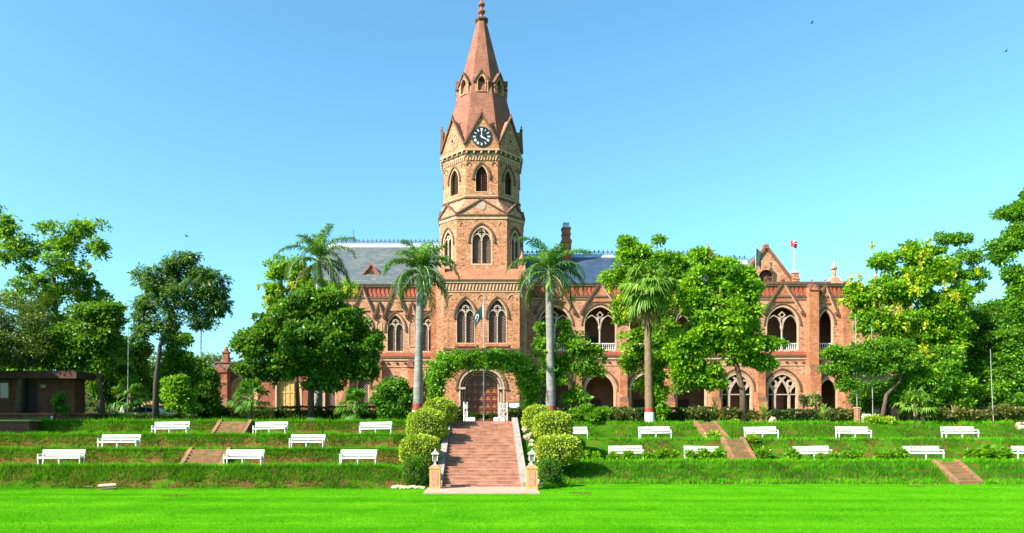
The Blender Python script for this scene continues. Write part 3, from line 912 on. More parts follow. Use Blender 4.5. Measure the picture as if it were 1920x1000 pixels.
# gable end up to the ridge
ridge_y, ridge_z = 101.0, Z(459, 101)
b.add([(uL, YW, eave), (uL, YW+18, eave), (uL, ridge_y, ridge_z), (uL+.5, YW, eave), (uL+.5, YW+18, eave), (uL+.5, ridge_y, ridge_z)], [(0, 2, 1), (3, 4, 5), (0, 3, 5, 2), (1, 2, 5, 4)])
lwing = b.build('left_wing_wall', M['brick_w'], CB)
for a in wl_: gothic_window(fw, *a, lights=2, style='lattice')
for a in lw: gothic_window(fw, *a, lights=1, style='lattice', hoodw=.12, name='lower_window')
def frieze_run(u0, u1, parent, e=eave):
    b = MB()
    dv = eave - e
    b.fbox(fw, u0, u1, e-.06, e+.16, -.3, .42, 1); b.fbox(fw, u0, u1, e-.30, e-.06, -.2, .24, 0)
    n = max(2, int((u1-u0)/.55))
    w_ = (u1-u0)/n
    b.fbox(fw, u0, u1, e-1.55, e-.32, -.1, .02, 2)
    for i in range(n):
        a = u0 + i*w_
        b.prism(fw, [(a, e-.36), (a+w_*.35, e-.36), (a+w_, e-1.5), (a+w_*.65, e-1.5)], .02, .13, 2)
        b.prism(fw, [(a+w_*.5, e-.36), (a+w_*.85, e-.36), (a+w_*.6, e-.8), (a+w_*.45, e-.8)], .02, .10, 2)
    b.fbox(fw, u0, u1, e-1.78, e-1.56, -.1, .26, 1); b.fbox(fw, u0, u1, e-2.0, e-1.8, -.1, .14, 0)
    return b.build('frieze', [M['stone_c'], M['stone_b'], M['terra']], parent)
frieze_run(uL, wu(834), lwing)
def string_run(u0, u1, v, parent):
    b = MB()
    b.fbox(fw, u0, u1, v-.08, v+.16, -.1, .24, 1); b.fbox(fw, u0, u1, v+.16, v+.55, -.1, .10, 2); b.fbox(fw, u0, u1, v-.42, v-.10, -.1, .12, 0)
    MB().fbox(fw, u0, u1, v-1.25, v-1.1, -.1, .08).build('lower_string_course', M['stone_c'], parent)
    n = int((u1-u0)/1.1)
    for i in range(n): b.lathe((u0+(i+.5)*(u1-u0)/n, YW-.10, v-.76), [(.10, -.14), (.17, 0), (.10, .14)], 6, 1)
    return b.build('string_course', [M['stone_c'], M['stone_b'], M['terra']], parent)
string_run(uL, wu(834), wz(670.5), lwing)
def wall_gable(cu, half, apex, foot, parent, thick=.28, w_=.2, fin=True, colr='brick_w', fr_=.30, body='brick_o'):
    b = MB()
    out = [(cu-half, foot), (cu+half, foot), (cu, apex-.2)]
    b.strip(fw, [(cu+half, foot-.1), (cu, apex), (cu-half, foot-.1)], w_, 0, thick+.12, m=1)
    b.strip(fw, [(cu+half-.16, foot-.1), (cu, apex-.34), (cu-half+.16, foot-.1)], .12, 0, thick+.02, m=3)
    # body proud of the wall down to the window hood
    n = 6
    hb = half*(1-fr_)*.97; b.prism(fw, [(cu-hb, foot+(apex-foot)*fr_), (cu+hb, foot+(apex-foot)*fr_), (cu, apex-.2)], 0, thick*.6, 2)
    if fin:
        b.fbox(fw, cu-.09, cu+.09, apex-.1, apex+.18, 0, thick+.16, 1)
    for s in (-1, 1): b.fbox(fw, cu+s*half-.15, cu+s*half+.15, foot-.42, foot-.06, 0, thick+.1, 1)
    return b.build('gable_moulding', [M[colr], M['stone_b'], M[body], M['stone_c']], parent)
for px in cols:
    wall_gable(wu(px), X(21, YW)-X(0, YW), wz(539), wz(589), lwing, fr_=.12, body='brick_w')
for px in (650, 711, 772):
    wall_gable(wu(px), (9/F)*YW, wz(568), wz(592), lwing, fin=False, fr_=.05, body='brick_w')
    b = MB(); b.strip(fw, arch(wu(px), .36, wz(650), wz(612), wz(600), 5), .10, 0, .07, True); b.build('blind_panel', M['stone_c'], lwing)
    # stepped buttress of the lower storey
def buttress(px, top, half=.5, deep=.9, parent=CB, cr='brick_o', base=TOPZ-.2, Yb=YW, gab=True):
    fr = Fr(0, Yb); cu = X(px, Yb); zt = top
    b = MB()
    b.fbox(fr, cu-half, cu+half, base, zt-.6, 0, deep, 0)
    sl = [fr.pt(cu-half, zt-.6, deep), fr.pt(cu+half, zt-.6, deep), fr.pt(cu+half, zt-.6, 0), fr.pt(cu-half, zt-.6, 0), fr.pt(cu-half, zt+.3, 0), fr.pt(cu+half, zt+.3, 0)]
    b.add(sl, [(0, 1, 5, 4), (1, 2, 5), (0, 4, 3)], 1)
    mid = base + (zt-base)*.42
    b.fbox(fr, cu-half-.07, cu+half+.07, base, mid-.4, 0, deep+.45, 0)
    q = [fr.pt(cu-half-.07, mid-.4, deep+.45), fr.pt(cu+half+.07, mid-.4, deep+.45), fr.pt(cu+half+.07, mid+.25, deep), fr.pt(cu-half-.07, mid+.25, deep)]
    b.add(q, [(0, 1, 2, 3)], 1)
    b.add([fr.pt(cu-half-.07, mid-.4, deep+.45), fr.pt(cu-half-.07, mid-.4, 0), fr.pt(cu-half-.07, mid+.25, 0), fr.pt(cu-half-.07, mid+.25, deep)], [(0, 3, 2, 1)], 0)
    b.add([fr.pt(cu+half+.07, mid-.4, deep+.45), fr.pt(cu+half+.07, mid-.4, 0), fr.pt(cu+half+.07, mid+.25, 0), fr.pt(cu+half+.07, mid+.25, deep)], [(0, 1, 2, 3)], 0)
    if gab:
        b.prism(fr, [(cu-half-.1, zt-1.0), (cu+half+.1, zt-1.0), (cu, zt+.1)], deep, deep+.12, 1)
        b.prism(fr, [(cu-half+.12, zt-1.0), (cu+half-.12, zt-1.0), (cu, zt-.3)], deep+.12, deep+.15, 0)
    return b.build('buttress', [M[cr], M['stone_b']], parent)
for px in (650, 711, 772): buttress(px, wz(675), .45, .7)
buttress(821, wz(528), .72, 3.0, cr='brick_o'); buttress(984, wz(528), .55, 2.6, cr='brick_o')
# low wing far left with stepped corner buttress and pinnacle
lt = wz(681)
b = MB(); uA, uB = wu(404), wu(589)
la = [(wu(px), 1.75, TOPZ, wz(728), wz(709)) for px in (458, 541, 580+42)]
b.wall(fw, [(uA, TOPZ-.3), (uB, TOPZ-.3), (uB, lt), (uA, lt)], [arch(*a) for a in la[:2]], .5)
b.box(uA, uA+.5, YW+.5, YW+12, TOPZ-.3, lt)
b.box(uA, uB, YW+.5, YW+12, lt-.5, lt-.2, 0)
low = b.build('low_wing_wall', M['brick_r'], CB)
b = MB(); b.fbox(fw, uA-.15, uB, lt-.05, lt+.2, -.4, .25, 1); b.fbox(fw, uA, uB, lt-1.2, lt-1.0, 0, .15, 0); b.fbox(fw, uA, uB, lt-.5, lt-.3, 0, .12, 1)
b.build('parapet_coping', [M['stone_c'], M['stone_b']], low)
for a in la[:2]:
    b = MB(); b.strip(fw, arch_open(a[0], a[1]-.1, *a[2:]), .22, -.3, .05, m=0); b.strip(fw, hood(a[0], a[1]+.3, a[3], a[4]+.4), .18, 0, .15, m=1)
    w_ = b.build('arched_doorway', [M['stone_c'], M['stone_b']], CB)
    b = MB().prism(fw, arch(*a), -.5, -.42)
    for u in (-.6, 0, .6): b.fbox(fw, a[0]+u-.05, a[0]+u+.05, TOPZ, a[3]+.6, -.42, -.36)
    b.fbox(fw, a[0]-1.7, a[0]+1.7, a[3]-.6, a[3]-.45, -.42, -.35)
    b.build('door_panel', M['yellow_p'], w_)
buttress(421, wz(686), .85, 1.4, cr='brick_r')
b = MB(); x = wu(424)
b.box(x-.35, x+.35, YW-.3, YW+.4, lt, lt+1.3); b.box(x-.45, x+.45, YW-.4, YW+.5, lt+1.3, lt+1.5)
b.lathe((x, YW+.05, lt+1.5), [(.35, 0), (.3, .3), (.08, .7)], 8)
b.build('pinnacle', M['brick_r'], CB)
# left roof
b = MB()
uE = wu(834)
def roof(b, x0, x1, ye, ze, yr, zr, yb, th=.12, m=0):
    b.add([(x0, ye, ze), (x1, ye, ze), (x1, yr, zr), (x0, yr, zr), (x0, yb, ze), (x1, yb, ze),
           (x0, ye, ze-th), (x1, ye, ze-th), (x1, yb, ze-th), (x0, yb, ze-th)],
          [(0, 1, 2, 3), (3, 2, 5, 4), (0, 6, 7, 1), (0, 3, 4, 9, 6), (1, 7, 8, 5, 2)], m)
roof(b, wu(588)-.3, 5.0, YW-.45, eave+.16, ridge_y, ridge_z, YW+18.3)
rl = b.build('roof', M['slate'], CB); rl['label'] = 'long grey slate roof left of the tower'
def crest(x0, x1, y, z, parent, ridge_h=.55, sh=.75):
    b = MB()
    b.add([(x0, y-.75, z-.62), (x1, y-.75, z-.62), (x1, y-.12, z+.12), (x0, y-.12, z+.12), (x0, y+.12, z+.12), (x1, y+.12, z+.12), (x0, y+.75, z-.62), (x1, y+.75, z-.62)],
          [(0, 1, 2, 3), (3, 2, 5, 4), (4, 5, 7, 6)])
    b.build('ridge_cap', M['lead'], parent)
    b = MB(); fr = Fr(0, y)
    b.fbox(fr, x0, x1, z+.12, z+.2, -.04, .04); b.fbox(fr, x0, x1, z+.42, z+.48, -.03, .03)
    n = int((x1-x0)/.62); w_ = (x1-x0)/n
    for i in range(n):
        u = x0 + (i+.5)*w_
        b.prism(fr, [(u-.05, z+.18), (u+.05, z+.18), (u+.05, z+.5), (u+.2, z+.62), (u+.06, z+.7), (u, z+.95), (u-.06, z+.7), (u-.2, z+.62), (u-.05, z+.5)], -.03, .03)
        b.strip(fr, circ(u+w_/2, z+.31, .11, 6), .05, -.025, .025, True)
    b.build('ridge_crest', M['crest'], parent)
crest(wu(588)-.3, -4.8, ridge_y, ridge_z, rl)
b = MB(); b.bar((X(663, 101), ridge_y, ridge_z), (X(663, 101), ridge_y, ridge_z+2.2), .05); b.lathe((X(663, 101), ridge_y, ridge_z+.9), [(.05, 0), (.2, .15), (.05, .35)], 6)
b.build('lightning_rod', M['crest'], rl)
def roof_z(y, ze, ye, zr, yr): return ze + (zr-ze)*(y-ye)/(yr-ye)
for px in (696,):
    yv = 93.6; fr = Fr(0, yv); cu = X(px, yv); z0 = roof_z(yv, eave+.16, YW-.45, ridge_z, ridge_y) - .05
    b = MB().prism(fr, [(cu-1.0, z0), (cu+1.0, z0), (cu, z0+1.25)], -1.6, 0, 0)
    b.strip(fr, [(cu+1.15, z0-.05), (cu, z0+1.4), (cu-1.15, z0-.05)], .2, -1.8, .2, m=1)
    b.prism(fr, [(cu-.5, z0+.12), (cu+.5, z0+.12), (cu, z0+.75)], 0, .02, 2)
    b.build('roof_vent', [M['brick_s'], M['brick_r'], M['dark']], rl)

# right wing with the two-storey veranda
rc = [1040, 1125, 1210, 1296, 1381, 1467]
uL2, uR2 = wu(975), wu(1592)
eR = wz(533)
up, lo = [], []
for px in rc:
    up.append((wu(px), 2.2, wz(657), wz(609), wz(573))); lo.append((wu(px), 2.1, TOPZ, wz(733), wz(699)))
up.append((wu(1548), 1.05, wz(657), wz(607), wz(580))); lo.append((wu(1553), 1.3, TOPZ, wz(733), wz(708)))
b = MB()
b.wall(fw, [(uL2, TOPZ-.3), (uR2, TOPZ-.3), (uR2, eR), (uL2, eR)], [arch(*a) for a in up + lo], .55)
b.box(uR2-.5, uR2, YW+.55, YW+16, TOPZ-.3, eR)
rwing = b.build('right_wing_wall', M['brick_w'], CB)
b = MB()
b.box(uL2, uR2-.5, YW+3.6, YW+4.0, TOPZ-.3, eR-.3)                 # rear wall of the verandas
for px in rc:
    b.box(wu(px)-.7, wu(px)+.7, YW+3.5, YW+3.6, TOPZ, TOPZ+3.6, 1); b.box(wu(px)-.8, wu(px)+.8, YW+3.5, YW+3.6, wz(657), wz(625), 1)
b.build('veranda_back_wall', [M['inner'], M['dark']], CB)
b = MB(); b.box(uL2, uR2-.5, YW+.55, YW+3.6, wz(668), wz(663)); b.box(uL2, uR2-.5, YW+.55, YW+3.6, eR-1.2, eR-.9)
b.build('veranda_floor', M['inner'], CB)
def frieze2(): 
    o = frieze_run(uL2, uR2+.1, rwing, eR); return o
frieze2(); string_run(uL2, uR2+.05, wz(668), rwing)
for i, a in enumerate(up):
    cu, w, v0, vs, va = a
    b = MB(); b.strip(fw, arch_open(cu, w-.08, v0, vs, va-.1), .18, -.35, .04); b.strip(fw, hood(cu, w+.2, vs-.1, va+.3), .16, 0, .14, m=1)
    ar = b.build('veranda_arch', [M['stone_c'], M['stone_b']], CB)
    if w > 1.5:
        b = MB()
        b.lathe((cu, YW+.2, v0), [(.2, 0), (.2, .25), (.12, .35), (.11, vs-v0-.75), (.14, vs-v0-.7), (.24, vs-v0-.35), (.24, vs-v0-.2)], 10)
        b.build('column', M['stone_p'], ar)
        b = MB(); sw = w/2
        vs2 = vs - .2
        for s in (-1, 1): b.strip(fw, hood(cu+s*sw*.98, sw*.9, vs2, vs2+sw*1.3), .12, -.32, -.066+.004*s)
        q = vs2 + sw*1.25 + .12; rr = .40
        while hw_at(w, vs, va, q+rr) < rr*.6: rr *= .93
        dm = [(cu, q-rr), (cu+rr, q), (cu, q+rr), (cu-rr, q)]
        b.strip(fw, dm, .11, -.32, -.06, True)
        for sx in (-1, 1): b.prism(fw, [(cu+sx*.10, vs2+sw*.2), (cu+sx*sw*.62, vs2+sw*1.14), (cu+sx*.12, q-rr*.9)] if sx > 0 else [(cu+sx*.10, vs2+sw*.2), (cu+sx*.12, q-rr*.9), (cu+sx*sw*.62, vs2+sw*1.14)], -.28, -.12)
        b.build('tracery', M['stone_p'], ar)
    b = MB(); hgt = .95
    b.fbox(fw, cu-w+.1, cu+w-.1, v0+hgt-.12, v0+hgt, -.30, -.14); b.fbox(fw, cu-w+.1, cu+w-.1, v0+.02, v0+.12, -.30, -.14)
    n = int(2*w/.27)
    for k in range(n):
        u = cu - w + .2 + (2*w-.4)*k/(n-1)
        b.lathe((u, YW+.22, v0+.12), [(.035, 0), (.075, .2), (.03, .42), (.06, .6), (.05, hgt-.24)], 5)
    b.build('balustrade', M['white_r'], ar)
for i, a in enumerate(lo):
    cu, w, v0, vs, va = a
    b = MB(); b.strip(fw, arch_open(cu, w-.12, v0, vs, va-.12), .26, -.4, .04); b.strip(fw, hood(cu, w+.34, vs-.1, va+.5), .18, 0, .15, m=1)
    b.strip(fw, hood(cu, w+.12, vs, va+.18), .10, 0, .08, m=0)
    ar = b.build('ground_arch', [M['stone_c'], M['stone_b']], CB)
    if i in (4, 5):
        b = MB(); tv = vs - .55
        b.fbox(fw, cu-w+.1, cu+w-.1, tv, tv+.14, -.35, -.12)
        for u in (-.95, .95): b.fbox(fw, cu+u-.14, cu+u+.14, v0, tv, -.36, -.1)
        for s in (-1, 1):
            b.strip(fw, [(cu+s*.95, tv+.1), (cu+s*.72, tv+.9), (cu+s*.3, tv+1.6), (cu, tv+2.0), (cu-s*.45, va-.5)], .26, -.34, -.1 - (.01 if s > 0 else 0))
            b.strip(fw, [(cu+s*.95, tv+.1), (cu+s*1.2, tv+.8), (cu+s*1.65, tv+1.25)], .24, -.33, -.11)
            b.strip(fw, circ(cu+s*1.12, tv+1.5, .42, 12), .24, -.32, -.12, True)
        b.build('tracery', M['stone_p'], ar)
        b = MB(); b.prism(fw, arch(cu, .8, v0, tv+.6, tv+1.7), -1.6, -1.5); b.build('inner_door', M['wood_door'], ar)
for px in rc: wall_gable(wu(px), (36/F)*YW, wz(527), wz(583), rwing, colr='brick_w')
wall_gable(wu(1546), (22/F)*YW, wz(533), wz(585), rwing)
for px in (1082, 1167, 1253, 1338, 1424): buttress(px, wz(676), .5, .8, cr='brick_o')
b_ = buttress(1520, wz(533), .62, 1.0, cr='brick_o'); buttress(1583, wz(560), .5, .8, cr='brick_o')
b = MB()
for px in (1520, 1545, 1463, 1125): finial(b, wu(px), YW-.3, wz(532), .9)
b.build('finial', M['terra'], CB)
b = MB(); x = wu(1566)
b.rings([[(x-q, YW+.3-q, z), (x+q, YW+.3-q, z), (x+q, YW+.3+q, z), (x-q, YW+.3+q, z)] for q, z in ((.8, eR), (.7, eR+.3), (.35, eR+.9), (.3, eR+1.0))], True)
b.lathe((x, YW+.3, eR+1.0), [(.26, 0), (.22, .9), (.4, 1.05), (.4, 1.2), (.12, 1.7), (.03, 2.1)], 8)
b.build('pinnacle', M['brick_w'], CB)
b = MB(); b.fbox(fw, wu(1425), uR2+.2, eR+.16, eR+.27, -.4, .35); b.build('parapet_coping', M['stone_b'], rwing)
# right roof, chimneys
ry2, rz2 = 99.5, Z(480, 99.5)
b = MB(); roof(b, 5.0, wu(1345), YW-.45, eR+.16, ry2, rz2, YW+15.4)
rr_ = b.build('roof', M['slate_b'], CB); rr_['label'] = 'dark blue slate roof right of the tower'
crest(5.6, X(1310, 99.5), ry2, rz2, rr_)
def chimney(px0, px1, pyt, pyb, Yc, mcol, lab=None):
    x0, x1 = X(px0, Yc), X(px1, Yc); h = (x1-x0)/2; c = (x0+x1)/2; zt = Z(pyt, Yc); zb = Z(pyb, Yc)
    b = MB()
    L = zt - zb
    def sq(q, z): return [(c-q, Yc-q, z), (c+q, Yc-q, z), (c+q, Yc+q, z), (c-q, Yc+q, z)]
    b.rings([sq(h*1.15, zb), sq(h*1.15, zb+L*.52), sq(h*1.3, zb+L*.53), sq(h*1.3, zb+L*.58), sq(h*.95, zb+L*.62), sq(h*.95, zb+L*.70), sq(h*1.08, zb+L*.71), sq(h*1.08, zb+L*.75), sq(h*.95, zb+L*.76), sq(h*.95, zb+L*.84), sq(h*1.12, zb+L*.85), sq(h*1.12, zb+L*.88)], True, 0)
    b.rings([sq(h*.9, zb+L*.88), sq(h*.62, zb+L*.97), sq(h*.72, zb+L*.975), sq(h*.72, zt)], True, 1)
    return b.build('chimney', [mcol, M['lead']], CB)
chimney(1053.5, 1069, 419, 500, 97.5, M['brick_r'])
chimney(1485.5, 1496, 508, 545, 95, M['brick'])
# cross gables of the hall behind
def cross_gable(pc, apex_py, foot_py, half_px, Yg, rnd=True):
    fr = Fr(0, Yg); cu = X(pc, Yg); za, zf = Z(apex_py, Yg), Z(foot_py, Yg); hf = half_px/F*Yg
    hol = [circ(cu, Z(520, Yg), 1.05, 20)] if rnd else []
    b = MB(); b.wall(fr, [(cu-hf, zf-2.5), (cu+hf, zf-2.5), (cu+hf, zf), (cu, za-.25), (cu-hf, zf)], hol, .5)
    g = b.build('cross_gable', M['brick_w'], CB)
    b = MB(); b.strip(fr, [(cu+hf+.35, zf-.25), (cu, za), (cu-hf-.35, zf-.25)], .34, -.5, .25)
    b.fbox(fr, cu-.3, cu+.3, za-.35, za+.2, -.45, .3)
    b.build('coping', M['brick_s'], g)
    if rnd:
        b = MB(); b.strip(fr, circ(cu, Z(520, Yg), 1.15, 20), .3, -.1, .12, True); b.build('round_window_surround', M['brick_w'], g)
        b = MB(); b.prism(fr, circ(cu, Z(520, Yg), 1.1, 20), -.42, -.36, 0)
        for k in range(4):
            a = k*math.pi/4; b.strip(fr, [(cu-math.cos(a), Z(520, Yg)-math.sin(a)), (cu+math.cos(a), Z(520, Yg)+math.sin(a))], .08, -.36, -.31-.004*k, m=1)
        b.build('round_window', [M['dark'], M['terra']], g)
    b = MB()
    yb = Yg + 12
    b.add([(cu-hf-.1, Yg+.5, zf-.1), (cu, Yg+.5, za-.3), (cu+hf+.1, Yg+.5, zf-.1), (cu-hf-.1, yb, zf-.1), (cu, yb, za-.3), (cu+hf+.1, yb, zf-.1)], [(0, 1, 4, 3), (1, 2, 5, 4), (0, 3, 5, 2)])
    b.build('gable_roof', M['slate'], g)
    return cu, za, zf
cross_gable(1436, 462, 536, 55, 95.2)
cross_gable(1326, 466, 536, 55, 95.2)
b = MB(); zz = Z(490, 99); ze_ = zz - 3.2*(zz-eR-.3)/5.5; roof(b, X(1330, 99), X(1402, 99), 95.8, ze_, 99.0, zz, 102.2); MB().box(X(1332, 99), X(1400, 99), 95.9, 96.1, eR-1.5, ze_-.13).build('attic_wall', M['brick_w'], CB)
o = b.build('roof', M['slate'], CB); o['label'] = 'short slate roof between the two brick cross gables'
crest(X(1340, 99), X(1400, 99), 99.0, zz, o)
# back of the mass so no sky shows through the arches
b = MB(); b.box(uL+.5, uR2-.5, YW+15.6, YW+16, TOPZ-.3, eR-.2); b.build('rear_wall', M['brick_w'], CB)

# ------------------------------------------------- farther red brick block at right
fbk = Fr(0, 104.0); bx0, bx1 = X(1596, 104), X(1712, 104); bt = Z(556, 104)
BB = thing('brick_annex', 'salmon brick annex with a pinnacle half hidden behind the yellow flowering tree', 'building', ((bx0+bx1)/2, 104, TOPZ))
hh = [arch(bx0+2.2+i*2.9, .9, TOPZ+.4, TOPZ+4.0, TOPZ+5.4) for i in range(3)]
b = MB(); b.wall(fbk, [(bx0, TOPZ-.3), (bx1, TOPZ-.3), (bx1, bt), (bx0, bt)], hh, .5); b.box(bx0, bx0+.5, 104.5, 112, TOPZ-.3, bt); b.box(bx1-.5, bx1, 104.5, 112, TOPZ-.3, bt); b.box(bx0+.5, bx1-.5, 104.6, 104.8, TOPZ, bt-.1, 1); b.box(bx0, bx1, 104.5, 112, bt-.3, bt-.05)
b.build('wall', [M['brick_w'], M['dark']], BB)
b = MB(); b.fbox(fbk, bx0-.2, bx1+.2, bt, bt+.35, -.3, .3); b.build('coping', M['stone_b'], BB)
x = X(1642, 104); b = MB(); b.box(x-.55, x+.55, 103.4, 104.5, bt, bt+1.4); b.lathe((x, 103.95, bt+1.4), [(.5, 0), (.4, .5), (.55, .6), (.5, .8), (.12, 1.9), (.03, 2.3)], 8); b.build('pinnacle', M['brick_w'], BB)
bx0, bx1 = X(1790, 80), X(1850, 80)
t = thing('garden_wall', 'short red brick wall among the bushes at far right', 'wall', ((bx0+bx1)/2, 80, TOPZ))
b = MB(); b.box(bx0, bx1, 80, 80.4, TOPZ-.2, Z(738, 80)); b.build('wall_face', M['brick_r'], t)
b = MB(); b.box(bx0-.1, bx1+.1, 79.95, 80.45, Z(738, 80), Z(738, 80)+.2); b.build('coping', M['stone_b'], t)

# ================================================================ VEGETATION
def leaves(C, T, L, wd, rng, up=.6, droop=.25):
    """C (N,3) leaf bases, T (N,3) tip directions -> (N*4,3) rhombus corners"""
    N = len(C)
    T = T / (np.linalg.norm(T, axis=1, keepdims=True) + 1e-9)
    T[:, 2] -= droop; T /= np.linalg.norm(T, axis=1, keepdims=True) + 1e-9
    U = rng.normal(size=(N, 3)) * (1-up) + np.array([0, 0, 1.0]) * up
    S = np.cross(T, U); S /= np.linalg.norm(S, axis=1, keepdims=True) + 1e-9
    Nn = np.cross(S, T)
    Ls = (L * (.65 + .7*rng.random(N)))[:, None]
    Ws = Ls * wd * .5
    mid = C + T*Ls*.45
    V = np.empty((N, 4, 3))
    V[:, 0] = C; V[:, 1] = mid + S*Ws + Nn*Ls*.06; V[:, 2] = C + T*Ls - Nn*Ls*.10; V[:, 3] = mid - S*Ws + Nn*Ls*.06
    return V.reshape(-1, 3)

def clump_cloud(rng, cen, rad, n, flat=.75, shell=.55):
    """n leaf bases in each clump, crowded on the upper shell"""
    K = len(cen)
    d = rng.normal(size=(K*n, 3)); d /= np.linalg.norm(d, axis=1, keepdims=True)
    r = (shell + (1-shell)*rng.random(K*n)) * (.75 + .5*rng.random(K*n))
    d[:, 2] = np.where((d[:, 2] < -.25) & (rng.random(K*n) < .6), -d[:, 2], d[:, 2])
    rr = np.repeat(rad, n)
    sx = np.repeat(rng.uniform(.65, 1.45, K), n); sy = np.repeat(rng.uniform(.65, 1.45, K), n); sz = np.repeat(rng.uniform(.6, 1.15, K), n)
    off = d * (r*rr)[:, None]; off[:, 0] *= sx; off[:, 1] *= sy; off[:, 2] *= flat*sz
    return np.repeat(cen, n, axis=0) + off, d

def skeleton(rng, trunk, r0, cen, twist=.25):
    """a trunk polyline and limbs that grow from the nearest wood to every clump"""
    nodes = [np.array(p, float) for p in trunk]
    rads = list(np.linspace(r0, r0*.45, len(trunk)))
    segs = [(np.array(trunk), np.array(rads))]
    base = nodes[0]
    st_ = max(1, int(len(nodes)*.35))
    live = list(range(st_, len(nodes)))
    order = np.argsort([np.linalg.norm(c - nodes[-1]) for c in cen])
    for k in order:
        c = np.array(cen[k], float)
        best, bi = 1e9, live[-1]
        for i in live:
            q = c - nodes[i]; D = np.linalg.norm(q)
            pen = D + .55*max(0, -q[2]) - .25*rads[i]
            if pen < best: best, bi = pen, i
        a = nodes[bi]; D = np.linalg.norm(c - a)
        if D < .3: continue
        m = max(3, int(D/.9) + 2)
        t = np.linspace(0, 1, m)[:, None]
        bow = rng.normal(size=3)*twist*D*.35; bow[2] = -abs(bow[2])*.5 + .08*D
        pts = a + (c-a)*t + np.sin(np.pi*t)*bow*.5
        ra = min(rads[bi]*.72, .035 + .03*D + .02)
        rr = np.linspace(ra, max(.012, ra*.25), m)
        segs.append((pts, rr))
        for j in range(1, m):
            nodes.append(pts[j]); rads.append(rr[j]); live.append(len(nodes)-1)
    return segs

def gaps(rng, cen, keep): return cen

def make_tree(name, label, cat, Y, trunk, blobs, leaf, seed, nclump=60, crad=.95, nleaf=150, L=.34, wd=.55, r0=.22,
              dep=.85, bark='bark', group=None, extra=None, flower=0, band=None, up=.42, droop=.25, core=.75, flat=.75, base_z=None, petal=.2):
    rng = np.random.default_rng(seed)
    if Y < 80: L *= .84; nleaf = int(nleaf*1.4)
    pts = []
    for q in trunk:
        dy = q[2] if len(q) > 2 else 0
        p = P(q[0], q[1], Y + dy); pts.append(list(p))
    gz = base_z if base_z is not None else ground_z(pts[0][0], pts[0][1])
    pts[0][2] = gz - .1
    t = thing(name, label, cat, (pts[0][0], pts[0][1], gz), group)
    # clump centres inside the silhouette blobs
    A = np.array([b_[2]*b_[3] for b_ in blobs], float)
    cnt = np.maximum(1, np.round(nclump*A/A.sum())).astype(int)
    cen = []
    for b_, n in zip(blobs, cnt):
        cx, cy, rx, ry = b_[:4]; dy = b_[4] if len(b_) > 4 else 0
        k = Y/F
        d = rng.normal(size=(n, 3)); d /= np.linalg.norm(d, axis=1, keepdims=True)
        rr = rng.random((n, 1))**.38
        sx = max(.05, rx*k - crad*.75); sz = max(.05, ry*k - crad*.6)
        o = d*rr*np.array([sx, max(.3, min(sx, sz*1.2)*dep), sz])
        cen.append(np.array(P(cx, cy, Y + dy)) + o)
    cen = np.concatenate(cen)
    cen[:, 2] = np.maximum(cen[:, 2], gz + .3)
    rad = crad*(.6 + .65*rng.random(len(cen)))
    segs = skeleton(rng, pts, r0, cen)
    b = MB()
    for i, (pp, rr) in enumerate(segs):
        if i == 0:
            rr = rr.copy(); rr[0] *= 1.35
        b.tube(pp, list(rr), 8 if i == 0 else 5)
    tr = b.build('trunk', M[bark], t, smooth=True)
    if band:
        z0, z1 = band; x, y = pts[0][0], pts[0][1]
        MB().lathe((x, y, gz-.1), [(r0*1.45, 0), (r0*1.33, z0)], 10).build('whitewash_band', M['white'], tr)
        MB().lathe((x, y, gz-.1+z0), [(r0*1.34, 0), (r0*1.28, z1-z0)], 10).build('red_band', M['redpaint'], tr)
    C, D = clump_cloud(rng, cen, rad, nleaf, flat)
    T = D*.8 + rng.normal(size=D.shape)*.55
    V = leaves(C, T, L, wd, rng, up, droop)
    tone = np.clip(np.repeat(rng.normal(.5, .15, len(cen)), nleaf) + rng.normal(0, .20, len(C)), 0, 1)
    np_mesh('crown', V, 4, M[leaf], t, tone=tone)
    if flower:
        sel = cen[rng.choice(len(cen), max(1, int(len(cen)*flower)), replace=False)]
        fc = np.repeat(sel + np.array([0, -.35, -.1]), 3, axis=0) + rng.normal(size=(len(sel)*3, 3))*.55
        n = 46
        B = np.repeat(fc, n, axis=0); h = rng.random(len(B))
        B = B + rng.normal(size=B.shape)*np.array([.11, .11, .05])*(1.1-h)[:, None]; B[:, 2] -= h*.65
        V = leaves(B, rng.normal(size=B.shape), petal, .85, rng, .2, .3)
        np_mesh('blossom', V, 4, M['blossom'], t, tone=rng.random(len(B)))
    return t

# real trees just outside the frame at left: they shade the hut as in the photograph
def off_tree(lab, x, y, zt, rad, seed):
    px = CX + x/y*F; c = H0 - (zt-rad*.8-EYE)/y*F
    make_tree('shade_tree', lab, 'tree', y, [(px, 800), (px+4, c+60), (px, c)], [(px, c, rad/y*F, rad*.85/y*F)], 'leaf_dk', seed, 150, 1.25, 120, .55, .6, .35, group='shade trees beyond the left frame edge', base_z=3.4)
off_tree('broad dark shade tree standing beyond the left edge of the view', -46.5, 47.5, 17, 6.0, 90)
off_tree('broad dark shade tree standing beyond the left edge of the view', -52, 52, 20, 6.5, 91)
off_tree('broad dark shade tree standing beyond the left edge of the view', -41.5, 43.5, 15.5, 5.2, 92)
off_tree('broad dark shade tree standing beyond the left edge of the view', -48, 43, 19, 6.0, 93)
